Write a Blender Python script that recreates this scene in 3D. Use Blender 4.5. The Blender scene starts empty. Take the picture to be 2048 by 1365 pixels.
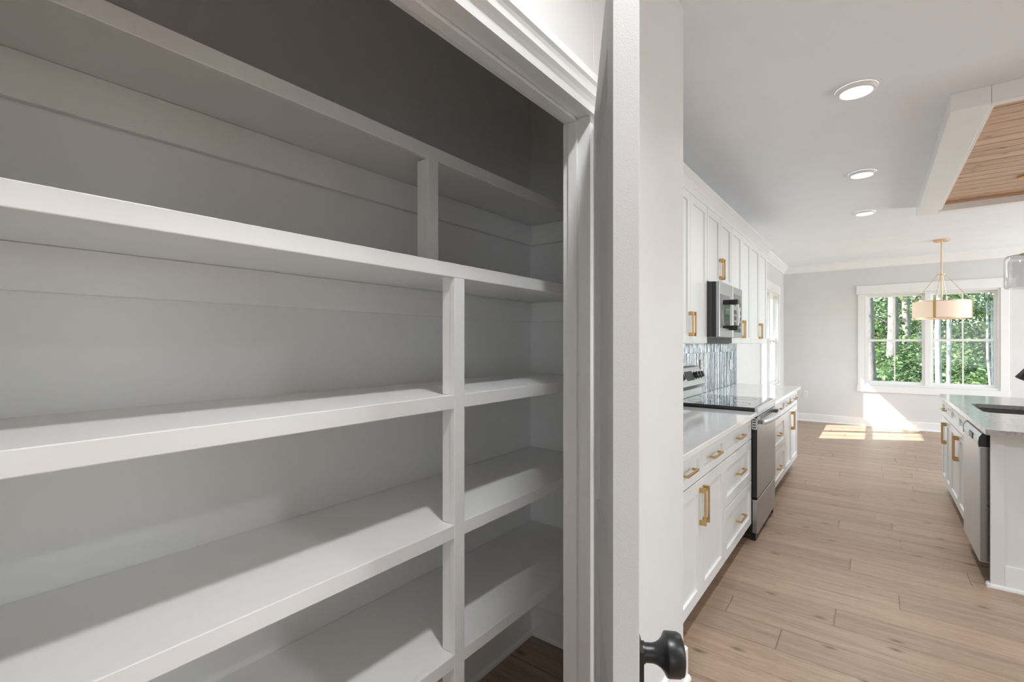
import bpy, bmesh, math, random
import numpy as np
from mathutils import Vector, Matrix

random.seed(7)
scene = bpy.context.scene
C = scene.collection

# ------------------------------------------------------------------ camera, world, sun, exposure
CAM_H = 1.40
cam_data = bpy.data.cameras.new('camera')
cam_data.sensor_width = 36.0
cam_data.lens = 950.0 / 2048.0 * 36.0
cam_data.shift_y = 4.5 / 2048.0
cam_data.clip_start = 0.02
cam_data.clip_end = 300
cam = bpy.data.objects.new('camera', cam_data)
cam.location = (0, 0, CAM_H)
cam.rotation_euler = (math.radians(90), 0, math.radians(37.31))
C.objects.link(cam)
scene.camera = cam

scene.view_settings.view_transform = 'Standard'
scene.view_settings.look = 'None'
scene.view_settings.gamma = 1.0
scene.view_settings.use_curve_mapping = False
scene.view_settings.exposure = -0.06
scene.cycles.use_adaptive_sampling = True
scene.cycles.adaptive_threshold = 0.025
scene.cycles.max_bounces = 9
scene.cycles.diffuse_bounces = 6
scene.cycles.glossy_bounces = 4
scene.cycles.transmission_bounces = 8
scene.cycles.transparent_max_bounces = 10
scene.cycles.sample_clamp_indirect = 6.0
scene.cycles.caustics_reflective = False
scene.cycles.caustics_refractive = False
scene.cycles.use_denoising = True

SUN_DIR = Vector((1.0, 0.553, -1.09)).normalized()
world = bpy.data.worlds.new('sky')
scene.world = world
world.use_nodes = True
wn = world.node_tree
wn.nodes.clear()
sky = wn.nodes.new('ShaderNodeTexSky')
sky.sky_type = 'NISHITA'
sky.sun_disc = False
sky.sun_elevation = math.radians(43.6)
sky.sun_rotation = math.atan2(-SUN_DIR.x, -SUN_DIR.y)
bg = wn.nodes.new('ShaderNodeBackground')
bg.inputs['Strength'].default_value = 0.6
wo = wn.nodes.new('ShaderNodeOutputWorld')
wn.links.new(sky.outputs[0], bg.inputs[0])
wn.links.new(bg.outputs[0], wo.inputs[0])

sl = bpy.data.lights.new('sun', 'SUN')
sl.energy = 15.5
sl.angle = math.radians(0.6)
sl.color = (1.0, 0.96, 0.9)
so = bpy.data.objects.new('sun', sl)
so.rotation_euler = SUN_DIR.to_track_quat('-Z', 'Y').to_euler()
so.location = (-8, 2, 12)
C.objects.link(so)

def area(name, loc, direction, sx, sy, energy, color=(1, 1, 1)):
    l = bpy.data.lights.new(name, 'AREA')
    l.shape = 'RECTANGLE'
    l.size = sx
    l.size_y = sy
    l.energy = energy
    l.color = color
    o = bpy.data.objects.new(name, l)
    o.location = loc
    o.rotation_euler = Vector(direction).to_track_quat('-Z', 'Y').to_euler()
    C.objects.link(o)
    return o

# added fill lamps on the unseen living and rear sides, standing in for daylight
FILL_COL = (0.90, 0.965, 1.0)
area('fill_patio_opening', (5.42, 1.6, 1.15), (-1, 0, 0), 2.0, 2.4, 8.0, FILL_COL)
area('fill_living_opening', (5.42, 5.6, 1.35), (-1, 0, 0), 1.7, 2.4, 50.0, FILL_COL)
area('fill_dining_opening', (5.42, 8.45, 1.2), (-1, 0, 0), 2.2, 2.2, 180.0, FILL_COL)  # added to brighten the far wall and ceiling at the dining end
area('fill_rear_wall', (2.6, -3.92, 1.35), (0, 1, 0), 2.6, 1.7, 36.0, FILL_COL)  # added fill in front of a solid wall, no window built behind it

# ------------------------------------------------------------------ materials
def new_mat(name):
    m = bpy.data.materials.new(name)
    m.use_nodes = True
    nt = m.node_tree
    b = nt.nodes['Principled BSDF']
    return m, nt, b

def paint(name, col, rough=0.5, bump=0.0, bscale=250.0, var=0.015):
    m, nt, b = new_mat(name)
    b.inputs['Roughness'].default_value = rough
    tc = nt.nodes.new('ShaderNodeTexCoord')
    n = nt.nodes.new('ShaderNodeTexNoise')
    n.inputs['Scale'].default_value = 3.0
    n.inputs['Detail'].default_value = 3.0
    nt.links.new(tc.outputs['Object'], n.inputs['Vector'])
    r = nt.nodes.new('ShaderNodeValToRGB')
    r.color_ramp.elements[0].position = 0.3
    r.color_ramp.elements[1].position = 0.7
    r.color_ramp.elements[0].color = (*[max(0, c - var) for c in col], 1)
    r.color_ramp.elements[1].color = (*[min(1, c + var) for c in col], 1)
    nt.links.new(n.outputs['Fac'], r.inputs['Fac'])
    nt.links.new(r.outputs['Color'], b.inputs['Base Color'])
    if bump > 0:
        n2 = nt.nodes.new('ShaderNodeTexNoise')
        n2.inputs['Scale'].default_value = bscale
        nt.links.new(tc.outputs['Object'], n2.inputs['Vector'])
        bp = nt.nodes.new('ShaderNodeBump')
        bp.inputs['Strength'].default_value = bump
        bp.inputs['Distance'].default_value = 0.002
        nt.links.new(n2.outputs['Fac'], bp.inputs['Height'])
        nt.links.new(bp.outputs['Normal'], b.inputs['Normal'])
    return m

def metal(name, col, rough=0.3, aniso=None):
    m, nt, b = new_mat(name)
    b.inputs['Base Color'].default_value = (*col, 1)
    b.inputs['Metallic'].default_value = 1.0
    tc = nt.nodes.new('ShaderNodeTexCoord')
    mp = nt.nodes.new('ShaderNodeMapping')
    mp.inputs['Scale'].default_value = aniso or (40, 40, 40)
    n = nt.nodes.new('ShaderNodeTexNoise')
    n.inputs['Scale'].default_value = 1.0
    n.inputs['Detail'].default_value = 4.0
    nt.links.new(tc.outputs['Object'], mp.inputs['Vector'])
    nt.links.new(mp.outputs['Vector'], n.inputs['Vector'])
    mr = nt.nodes.new('ShaderNodeMapRange')
    mr.inputs['To Min'].default_value = max(0.02, rough - 0.07)
    mr.inputs['To Max'].default_value = rough + 0.07
    nt.links.new(n.outputs['Fac'], mr.inputs['Value'])
    nt.links.new(mr.outputs['Result'], b.inputs['Roughness'])
    return m

def wood(name, c_dark, c_mid, c_light, rough, axis_scale, knots=True, bump=0.15):
    m, nt, b = new_mat(name)
    tc = nt.nodes.new('ShaderNodeTexCoord')
    oi = nt.nodes.new('ShaderNodeObjectInfo')
    mul = nt.nodes.new('ShaderNodeMath'); mul.operation = 'MULTIPLY'
    mul.inputs[1].default_value = 57.0
    nt.links.new(oi.outputs['Random'], mul.inputs[0])
    cmb = nt.nodes.new('ShaderNodeCombineXYZ')
    for k in range(3):
        nt.links.new(mul.outputs[0], cmb.inputs[k])
    add = nt.nodes.new('ShaderNodeVectorMath'); add.operation = 'ADD'
    nt.links.new(tc.outputs['Object'], add.inputs[0])
    nt.links.new(cmb.outputs[0], add.inputs[1])
    mp = nt.nodes.new('ShaderNodeMapping')
    mp.inputs['Scale'].default_value = axis_scale
    nt.links.new(add.outputs[0], mp.inputs['Vector'])
    n1 = nt.nodes.new('ShaderNodeTexNoise')
    n1.inputs['Scale'].default_value = 1.0
    n1.inputs['Detail'].default_value = 8.0
    n1.inputs['Roughness'].default_value = 0.65
    n1.inputs['Distortion'].default_value = 0.6
    nt.links.new(mp.outputs['Vector'], n1.inputs['Vector'])
    n2 = nt.nodes.new('ShaderNodeTexNoise')
    n2.inputs['Scale'].default_value = 9.0
    n2.inputs['Detail'].default_value = 6.0
    n2.inputs['Roughness'].default_value = 0.7
    nt.links.new(mp.outputs['Vector'], n2.inputs['Vector'])
    mx = nt.nodes.new('ShaderNodeMath'); mx.operation = 'MULTIPLY_ADD'
    mx.inputs[1].default_value = 0.45
    nt.links.new(n2.outputs['Fac'], mx.inputs[0])
    sc2 = nt.nodes.new('ShaderNodeMath'); sc2.operation = 'MULTIPLY'
    sc2.inputs[1].default_value = 0.55
    nt.links.new(n1.outputs['Fac'], sc2.inputs[0])
    nt.links.new(sc2.outputs[0], mx.inputs[2])
    ramp = nt.nodes.new('ShaderNodeValToRGB')
    e = ramp.color_ramp.elements
    e[0].position = 0.36; e[0].color = (*c_dark, 1)
    e[1].position = 0.68; e[1].color = (*c_light, 1)
    k = ramp.color_ramp.elements.new(0.5); k.color = (*c_mid, 1)
    nt.links.new(mx.outputs[0], ramp.inputs['Fac'])
    hsv = nt.nodes.new('ShaderNodeHueSaturation')
    mr = nt.nodes.new('ShaderNodeMapRange')
    mr.inputs['To Min'].default_value = 0.90
    mr.inputs['To Max'].default_value = 1.09
    nt.links.new(oi.outputs['Random'], mr.inputs['Value'])
    nt.links.new(mr.outputs['Result'], hsv.inputs['Value'])
    last = ramp.outputs['Color']
    if knots:
        vo = nt.nodes.new('ShaderNodeTexVoronoi')
        vo.voronoi_dimensions = '2D'
        vo.inputs['Scale'].default_value = 1.0
        mp2 = nt.nodes.new('ShaderNodeMapping')
        mp2.inputs['Scale'].default_value = tuple(s * k for s, k in zip(axis_scale, (2.6, 0.42, 0.42)))
        nt.links.new(add.outputs[0], mp2.inputs['Vector'])
        nt.links.new(mp2.outputs['Vector'], vo.inputs['Vector'])
        kr = nt.nodes.new('ShaderNodeValToRGB')
        kr.color_ramp.elements[0].position = 0.0
        kr.color_ramp.elements[0].color = (0.30, 0.26, 0.24, 1)
        kr.color_ramp.elements[1].position = 0.17
        kr.color_ramp.elements[1].color = (1, 1, 1, 1)
        nt.links.new(vo.outputs['Distance'], kr.inputs['Fac'])
        mm = nt.nodes.new('ShaderNodeMixRGB'); mm.blend_type = 'MULTIPLY'
        sx_ = nt.nodes.new('ShaderNodeSeparateColor')
        nt.links.new(vo.outputs['Color'], sx_.inputs[0])
        gt = nt.nodes.new('ShaderNodeMath'); gt.operation = 'GREATER_THAN'
        gt.inputs[1].default_value = 0.80
        nt.links.new(sx_.outputs[0], gt.inputs[0])
        nt.links.new(gt.outputs[0], mm.inputs['Fac'])
        nt.links.new(last, mm.inputs['Color1'])
        nt.links.new(kr.outputs['Color'], mm.inputs['Color2'])
        last = mm.outputs['Color']
    nt.links.new(last, hsv.inputs['Color'])
    nt.links.new(hsv.outputs['Color'], b.inputs['Base Color'])
    b.inputs['Roughness'].default_value = rough
    bp = nt.nodes.new('ShaderNodeBump')
    bp.inputs['Strength'].default_value = bump
    bp.inputs['Distance'].default_value = 0.001
    nt.links.new(mx.outputs[0], bp.inputs['Height'])
    nt.links.new(bp.outputs['Normal'], b.inputs['Normal'])
    return m

M = {}
M['wall'] = paint('wall_paint_pale_grey', (0.705, 0.705, 0.705), 0.55, 0.05, 220)
M['ceiling'] = paint('ceiling_paint_white', (0.86, 0.89, 0.925), 0.7, 0.04, 160)
M['trim'] = paint('trim_paint_white', (0.86, 0.86, 0.855), 0.35)
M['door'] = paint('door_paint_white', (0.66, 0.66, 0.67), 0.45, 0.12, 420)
M['shelf'] = paint('shelf_paint_white', (0.86, 0.86, 0.855), 0.38)
M['cab'] = paint('cabinet_paint_white', (0.755, 0.765, 0.765), 0.28, var=0.008)
M['dark'] = paint('dark_void', (0.02, 0.02, 0.02), 0.6, var=0.003)
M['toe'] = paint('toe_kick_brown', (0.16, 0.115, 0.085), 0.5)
M['gold'] = metal('brushed_brass', (0.62, 0.40, 0.17), 0.34)
M['palegold'] = metal('satin_champagne_brass', (0.80, 0.58, 0.38), 0.34)
M['steel'] = metal('stainless_steel', (0.70, 0.72, 0.74), 0.36, (3, 400, 3))
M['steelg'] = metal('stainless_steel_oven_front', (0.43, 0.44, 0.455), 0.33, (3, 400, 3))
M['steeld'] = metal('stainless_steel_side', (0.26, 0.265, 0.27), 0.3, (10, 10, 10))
M['sinksteel'] = metal('sink_steel', (0.13, 0.12, 0.113), 0.48, (10, 90, 10))
M['black'] = paint('black_enamel', (0.012, 0.012, 0.013), 0.32, var=0.002)
M['blackmetal'] = paint('matte_black_metal', (0.010, 0.010, 0.011), 0.36, var=0.002)
M['greyplastic'] = paint('dark_grey_plastic', (0.045, 0.045, 0.047), 0.45, var=0.004)
M['outlet'] = paint('ivory_plastic', (0.80, 0.78, 0.73), 0.35, var=0.005)
M['floor'] = wood('oak_plank', (0.260, 0.172, 0.118), (0.385, 0.272, 0.194), (0.47, 0.345, 0.255), 0.38, (1.6, 22.0, 22.0))
M['pine'] = wood('stained_pine', (0.36, 0.21, 0.125), (0.58, 0.385, 0.255), (0.74, 0.54, 0.39), 0.42, (1.8, 26.0, 26.0))
M['bark'] = wood('tree_bark', (0.14, 0.115, 0.11), (0.32, 0.28, 0.265), (0.52, 0.47, 0.45), 0.9, (22, 22, 5), knots=False, bump=0.9)
M['palebark'] = wood('pale_tree_bark', (0.30, 0.29, 0.28), (0.50, 0.49, 0.48), (0.66, 0.65, 0.64), 0.85, (16, 16, 6), knots=False, bump=0.5)

def glossy_black():
    m, nt, b = new_mat('black_glass')
    b.inputs['Base Color'].default_value = (0.015, 0.015, 0.016, 1)
    b.inputs['Roughness'].default_value = 0.06
    b.inputs['Coat Weight'].default_value = 0.6
    b.inputs['Coat Roughness'].default_value = 0.03
    return m
M['blackglass'] = glossy_black()

def quartz(name, base, speck):
    m, nt, b = new_mat(name)
    tc = nt.nodes.new('ShaderNodeTexCoord')
    n = nt.nodes.new('ShaderNodeTexNoise')
    n.inputs['Scale'].default_value = 55
    n.inputs['Detail'].default_value = 8
    n.inputs['Roughness'].default_value = 0.75
    nt.links.new(tc.outputs['Object'], n.inputs['Vector'])
    r = nt.nodes.new('ShaderNodeValToRGB')
    r.color_ramp.elements[0].position = 0.36
    r.color_ramp.elements[0].color = (*speck, 1)
    r.color_ramp.elements[1].position = 0.52
    r.color_ramp.elements[1].color = (*base, 1)
    nt.links.new(n.outputs['Fac'], r.inputs['Fac'])
    nt.links.new(r.outputs['Color'], b.inputs['Base Color'])
    b.inputs['Roughness'].default_value = 0.07
    b.inputs['IOR'].default_value = 1.6
    return m
M['quartz'] = quartz('white_quartz', (0.78, 0.775, 0.77), (0.72, 0.72, 0.715))
M['quartz_grey'] = quartz('pale_grey_quartz', (0.42, 0.40, 0.395), (0.27, 0.255, 0.25))
M['quartz_grey'].node_tree.nodes['Principled BSDF'].inputs['Roughness'].default_value = 0.13
M['quartz_grey'].node_tree.nodes['Principled BSDF'].inputs['IOR'].default_value = 1.42

def tilemat():
    m, nt, b = new_mat('iridescent_glass_tile')
    g = nt.nodes.new('ShaderNodeNewGeometry')
    r = nt.nodes.new('ShaderNodeValToRGB')
    e = r.color_ramp.elements
    e[0].position = 0.0; e[0].color = (0.10, 0.125, 0.145, 1)
    e[1].position = 1.0; e[1].color = (0.42, 0.43, 0.45, 1)
    k = e.new(0.4); k.color = (0.20, 0.235, 0.27, 1)
    k = e.new(0.7); k.color = (0.31, 0.29, 0.28, 1)
    nt.links.new(g.outputs['Random Per Island'], r.inputs['Fac'])
    nt.links.new(r.outputs['Color'], b.inputs['Base Color'])
    b.inputs['Metallic'].default_value = 0.4
    b.inputs['Roughness'].default_value = 0.15
    tc = nt.nodes.new('ShaderNodeTexCoord')
    n = nt.nodes.new('ShaderNodeTexNoise')
    n.inputs['Scale'].default_value = 1.0
    mpt = nt.nodes.new('ShaderNodeMapping')
    mpt.inputs['Scale'].default_value = (60, 130, 30)
    nt.links.new(tc.outputs['Object'], mpt.inputs['Vector'])
    nt.links.new(mpt.outputs['Vector'], n.inputs['Vector'])
    bp = nt.nodes.new('ShaderNodeBump')
    bp.inputs['Strength'].default_value = 0.55
    bp.inputs['Distance'].default_value = 0.006
    nt.links.new(n.outputs['Fac'], bp.inputs['Height'])
    nt.links.new(bp.outputs['Normal'], b.inputs['Normal'])
    return m
M['tile'] = tilemat()

def windowglass():
    m = bpy.data.materials.new('clear_window_glass')
    m.use_nodes = True
    nt = m.node_tree
    nt.nodes.clear()
    t = nt.nodes.new('ShaderNodeBsdfTransparent')
    t.inputs[0].default_value = (0.96, 0.98, 0.97, 1)
    g = nt.nodes.new('ShaderNodeBsdfGlossy')
    g.inputs['Roughness'].default_value = 0.02
    lw = nt.nodes.new('ShaderNodeLayerWeight')
    lw.inputs['Blend'].default_value = 0.5
    pw_ = nt.nodes.new('ShaderNodeMath'); pw_.operation = 'POWER'
    pw_.inputs[1].default_value = 5.0
    nt.links.new(lw.outputs['Facing'], pw_.inputs[0])
    f = nt.nodes.new('ShaderNodeMapRange')
    f.inputs['To Min'].default_value = 0.03
    f.inputs['To Max'].default_value = 0.7
    nt.links.new(pw_.outputs[0], f.inputs['Value'])
    mx = nt.nodes.new('ShaderNodeMixShader')
    o = nt.nodes.new('ShaderNodeOutputMaterial')
    nt.links.new(f.outputs[0], mx.inputs[0])
    nt.links.new(t.outputs[0], mx.inputs[1])
    nt.links.new(g.outputs[0], mx.inputs[2])
    nt.links.new(mx.outputs[0], o.inputs[0])
    return m
M['glass'] = windowglass()

def shademat():
    m, nt, b = new_mat('lit_linen_shade')
    b.inputs['Base Color'].default_value = (0.84, 0.69, 0.57, 1)
    b.inputs['Roughness'].default_value = 0.8
    b.inputs['Emission Color'].default_value = (1.0, 0.80, 0.64, 1)
    b.inputs['Emission Strength'].default_value = 0.30
    tc = nt.nodes.new('ShaderNodeTexCoord')
    w = nt.nodes.new('ShaderNodeTexNoise')
    w.inputs['Scale'].default_value = 300
    nt.links.new(tc.outputs['Object'], w.inputs['Vector'])
    bp = nt.nodes.new('ShaderNodeBump')
    bp.inputs['Strength'].default_value = 0.2
    nt.links.new(w.outputs['Fac'], bp.inputs['Height'])
    nt.links.new(bp.outputs['Normal'], b.inputs['Normal'])
    return m
M['shade'] = shademat()

def emis(name, col, s):
    m, nt, b = new_mat(name)
    b.inputs['Base Color'].default_value = (*col, 1)
    b.inputs['Emission Color'].default_value = (*col, 1)
    b.inputs['Emission Strength'].default_value = s
    return m
M['led'] = emis('led_diffuser', (1.0, 0.985, 0.96), 6.0)
M['bulb'] = emis('glowing_bulb', (1.0, 0.93, 0.82), 6.0)

def leafmat(name, ramp):
    m = bpy.data.materials.new(name)
    m.use_nodes = True
    nt = m.node_tree
    nt.nodes.clear()
    g = nt.nodes.new('ShaderNodeNewGeometry')
    r = nt.nodes.new('ShaderNodeValToRGB')
    e = r.color_ramp.elements
    e[0].position = 0.0; e[0].color = (*ramp[0], 1)
    e[1].position = 1.0; e[1].color = (*ramp[-1], 1)
    for i, c in enumerate(ramp[1:-1]):
        k = e.new((i + 1) / (len(ramp) - 1)); k.color = (*c, 1)
    nt.links.new(g.outputs['Random Per Island'], r.inputs['Fac'])
    d = nt.nodes.new('ShaderNodeBsdfPrincipled')
    d.inputs['Roughness'].default_value = 0.45
    t = nt.nodes.new('ShaderNodeBsdfTranslucent')
    nt.links.new(r.outputs['Color'], d.inputs['Base Color'])
    nt.links.new(r.outputs['Color'], t.inputs['Color'])
    mx = nt.nodes.new('ShaderNodeMixShader')
    mx.inputs[0].default_value = 0.4
    o = nt.nodes.new('ShaderNodeOutputMaterial')
    nt.links.new(d.outputs[0], mx.inputs[1])
    nt.links.new(t.outputs[0], mx.inputs[2])
    nt.links.new(mx.outputs[0], o.inputs[0])
    return m
M['leaf'] = leafmat('green_leaves', [(0.06, 0.13, 0.05), (0.14, 0.25, 0.10), (0.25, 0.38, 0.16), (0.42, 0.53, 0.28)])
M['leaf2'] = leafmat('yellow_green_leaves', [(0.10, 0.18, 0.06), (0.20, 0.32, 0.11), (0.35, 0.48, 0.19), (0.54, 0.61, 0.34)])
M['ground'] = paint('forest_ground', (0.16, 0.15, 0.08), 0.95, var=0.06)

# ------------------------------------------------------------------ mesh helpers
class MB:
    """collects boxes, prisms, lathes and tubes for ONE part"""
    def __init__(self):
        self.v = []
        self.f = []
    def raw(self, vs, fs):
        o = len(self.v)
        self.v += [tuple(p) for p in vs]
        self.f += [tuple(i + o for i in f) for f in fs]
        return self
    def box(self, x0, x1, y0, y1, z0, z1):
        x0, x1 = min(x0, x1), max(x0, x1)
        y0, y1 = min(y0, y1), max(y0, y1)
        z0, z1 = min(z0, z1), max(z0, z1)
        vs = [(x0, y0, z0), (x1, y0, z0), (x1, y1, z0), (x0, y1, z0),
              (x0, y0, z1), (x1, y0, z1), (x1, y1, z1), (x0, y1, z1)]
        return self.raw(vs, [(0, 3, 2, 1), (4, 5, 6, 7), (0, 1, 5, 4), (1, 2, 6, 5), (2, 3, 7, 6), (3, 0, 4, 7)])
    def prism(self, prof, axis, a0, a1):
        """closed 2-D profile pushed along an axis; profile gives the two other coordinates in order"""
        n = len(prof)
        vs = []
        for a in (a0, a1):
            for p, q in prof:
                vs.append({'x': (a, p, q), 'y': (p, a, q), 'z': (p, q, a)}[axis])
        fs = [tuple(range(n))[::-1], tuple(range(n, 2 * n))]
        for i in range(n):
            j = (i + 1) % n
            fs.append((i, j, n + j, n + i))
        return self.raw(vs, fs)
    def lathe(self, prof, center, axis=(0, 0, 1), seg=32, caps=True):
        """profile of (radius, height) turned about an axis through center"""
        ax = Vector(axis).normalized()
        t = Vector((1, 0, 0)) if abs(ax.x) < 0.9 else Vector((0, 1, 0))
        e1 = ax.cross(t).normalized()
        e2 = ax.cross(e1)
        c = Vector(center)
        vs, fs = [], []
        for r, h in prof:
            for k in range(seg):
                a = 2 * math.pi * k / seg
                vs.append(c + ax * h + (e1 * math.cos(a) + e2 * math.sin(a)) * r)
        for i in range(len(prof) - 1):
            for k in range(seg):
                k2 = (k + 1) % seg
                fs.append((i * seg + k, i * seg + k2, (i + 1) * seg + k2, (i + 1) * seg + k))
        if caps:
            fs.append(tuple(range(seg))[::-1])
            fs.append(tuple(range((len(prof) - 1) * seg, len(prof) * seg)))
        return self.raw(vs, fs)
    def tube(self, pts, radii, seg=10):
        pts = [Vector(p) for p in pts]
        if not hasattr(radii, '__len__'):
            radii = [radii] * len(pts)
        vs, fs = [], []
        up = Vector((0.13, 0.21, 1)).normalized()
        for i, p in enumerate(pts):
            d = (pts[min(i + 1, len(pts) - 1)] - pts[max(i - 1, 0)]).normalized()
            e1 = d.cross(up)
            if e1.length < 0.05:
                e1 = d.cross(Vector((1, 0.2, 0)))
            e1.normalize()
            e2 = d.cross(e1)
            for k in range(seg):
                a = 2 * math.pi * k / seg
                vs.append(p + (e1 * math.cos(a) + e2 * math.sin(a)) * radii[i])
        for i in range(len(pts) - 1):
            for k in range(seg):
                k2 = (k + 1) % seg
                fs.append((i * seg + k, i * seg + k2, (i + 1) * seg + k2, (i + 1) * seg + k))
        fs.append(tuple(range(seg))[::-1])
        fs.append(tuple(range((len(pts) - 1) * seg, len(pts) * seg)))
        return self.raw(vs, fs)
    def build(self, name, mat, parent=None, bevel=0.0, smooth=False):
        me = bpy.data.meshes.new(name)
        me.from_pydata(self.v, [], self.f)
        me.validate()
        bm = bmesh.new()
        bm.from_mesh(me)
        bmesh.ops.recalc_face_normals(bm, faces=bm.faces)
        bm.to_mesh(me)
        bm.free()
        me.materials.append(M[mat] if isinstance(mat, str) else mat)
        o = bpy.data.objects.new(name, me)
        C.objects.link(o)
        if parent is not None:
            o.parent = parent
        if smooth:
            for p in me.polygons:
                p.use_smooth = True
            md = o.modifiers.new('edge', 'EDGE_SPLIT')
            md.split_angle = math.radians(38)
        if bevel > 0:
            md = o.modifiers.new('soft_edge', 'BEVEL')
            md.width = bevel
            md.segments = 2
            md.limit_method = 'ANGLE'
            md.angle_limit = math.radians(40)
        return o

def box(name, x0, x1, y0, y1, z0, z1, mat, parent=None, bevel=0.0):
    return MB().box(x0, x1, y0, y1, z0, z1).build(name, mat, parent, bevel)

def empty(name, loc=(0, 0, 0), rz=0.0):
    o = bpy.data.objects.new(name, None)
    o.empty_display_size = 0.1
    C.objects.link(o)
    o.location = loc
    o.rotation_euler = (0, 0, rz)
    return o

def tag(o, label, cat, group=None, kind=None):
    o['label'] = label
    o['category'] = cat
    if group:
        o['group'] = group
    if kind:
        o['kind'] = kind
    return o

def structure(o, label=None):
    o['kind'] = 'structure'
    if label:
        o['label'] = label
    return o

def copy_tree(o, parent=None):
    c = o.copy()
    C.objects.link(c)
    c.parent = parent
    for ch in list(o.children):
        copy_tree(ch, c)
    return c

# ------------------------------------------------------------------ room shell
CEIL = 2.80
XW = -1.33          # long wall behind pantry shelves and kitchen cabinets
XP0, XP1 = -0.72, -0.632   # pantry front wall
YF = 10.04          # far wall
YE0, YE1 = 1.895, 2.010    # pantry end wall
XR, YR = 5.5, -4.0
OP0, OP1, OPZ = -0.05, 1.19, 2.04   # pantry doorway

fl = box('floor', -1.45, XR + 0.2, YR - 0.2, YF + 0.15, -0.16, -0.006, 'floor')
structure(fl, 'oak plank floor running through kitchen and pantry')

PW = 0.19
def plank_mesh(name, length):
    g = 0.0014
    b = 0.0024
    x0, x1, y0, y1 = g, length - g, g, PW - g
    mb = MB()
    vs = [(x0, y0, -0.006), (x1, y0, -0.006), (x1, y1, -0.006), (x0, y1, -0.006),
          (x0, y0, -0.0020), (x1, y0, -0.0020), (x1, y1, -0.0020), (x0, y1, -0.0020),
          (x0 + b, y0 + b, 0), (x1 - b, y0 + b, 0), (x1 - b, y1 - b, 0), (x0 + b, y1 - b, 0)]
    fs = [(8, 9, 10, 11)]
    for a in range(4):
        bb = (a + 1) % 4
        fs.append((a, bb, 4 + bb, 4 + a))
        fs.append((4 + a, 4 + bb, 8 + bb, 8 + a))
    me = bpy.data.meshes.new(name)
    me.from_pydata(vs, [], fs)
    me.materials.append(M['floor'])
    return me
plank_cache = {}
joints = {0: -0.36, 2: -0.16, 3: -0.455, 4: 0.108, 6: -0.119, 9: 0.147, -1: 0.62, -2: -0.18, 1: 0.9, 5: 0.72, 7: 0.45, 8: -0.62}
XMAX = 2.05
rng = random.Random(3)
k = -8
while 2.456 + PW * k < YF:
    y0 = 2.456 + PW * k
    j = joints.get(k, rng.uniform(-1.0, 0.5))
    cuts = []
    x = j
    L = 1.52
    while x > XW:
        x -= L
    cuts = [XW - 0.01]
    x += L
    while x < XMAX:
        if x - cuts[-1] > 0.12:
            cuts.append(x)
        x += L
    cuts.append(XMAX)
    for a, b_ in zip(cuts[:-1], cuts[1:]):
        ln = round(b_ - a, 2)
        if ln <= 0.05:
            continue
        if ln not in plank_cache:
            plank_cache[ln] = plank_mesh('plank', ln)
        o = bpy.data.objects.new('plank', plank_cache[ln])
        C.objects.link(o)
        o.location = (a, y0, 0)
        o.parent = fl
    k += 1

structure(box('ceiling', -1.45, XR + 0.2, YR - 0.2, YF + 0.15, CEIL, CEIL + 0.12, 'ceiling'), 'flat white painted ceiling')

# long left wall with a window hole in the dining end
WL0, WL1, WZ0, WZ1 = 7.84, 9.40, 0.72, 2.235
mb = MB()
mb.box(XW - 0.12, XW, YE0 + 0.06, WL0, 0, CEIL).box(XW - 0.12, XW, WL1, YF + 0.12, 0, CEIL)
mb.box(XW - 0.12, XW, WL0, WL1, 0, WZ0).box(XW - 0.12, XW, WL0, WL1, WZ1, CEIL)
structure(mb.build('wall_left', 'wall'), 'pale grey wall behind the kitchen cabinets')
structure(box('wall_pantry_back', XW - 0.12, XW, YR, YE0 + 0.06, 0, CEIL, 'shelf'), 'white painted wall behind the pantry shelves')
# far wall with twin window hole
WF0, WF1, FZ0, FZ1 = -0.125, 1.494, 0.70, 2.225
mb = MB()
mb.box(XW, WF0, YF, YF + 0.12, 0, CEIL).box(WF1, XR, YF, YF + 0.12, 0, CEIL)
mb.box(WF0, WF1, YF, YF + 0.12, 0, FZ0).box(WF0, WF1, YF, YF + 0.12, FZ1, CEIL)
structure(mb.build('wall_far', 'wall'), 'pale grey dining wall around the twin window')
# pantry front wall (doorway in it) and end wall
mb = MB()
mb.box(XP0, XP1, OP1 + 0.02, YE1, 0, CEIL).box(XP0, XP1, YR, OP0 - 0.02, 0, CEIL)
mb.box(XP0, XP1, OP0 - 0.02, OP1 + 0.02, OPZ + 0.02, CEIL)
wpf = structure(mb.build('wall_pantry_front', 'wall', bevel=0.004), 'grey wall with the pantry doorway')
wpe = structure(box('wall_pantry_end', XW, XP0, YE0 + 0.0125, YE1, 0, CEIL, 'wall'), 'grey partition closing the end of the pantry')
box('inner_lining', XW, XP0, YE0, YE0 + 0.0125, 0, CEIL, 'shelf', wpe)
box('inner_lining', XP0 - 0.006, XP0 - 0.0002, OP1 + 0.0195, YE0, 0, CEIL, 'shelf', wpf)
box('inner_lining', XP0 - 0.006, XP0 - 0.0002, OP0 - 0.0195, OP1 + 0.0195, OPZ + 0.0195, CEIL, 'shelf', wpf)
box('inner_lining', XP0 - 0.006, XP0 - 0.0002, -1.2, OP0 - 0.0195, 0, CEIL, 'shelf', wpf)
structure(box('wall_pantry_rear', XW, XP0, -1.32, -1.2, 0, CEIL, 'wall'))
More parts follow.
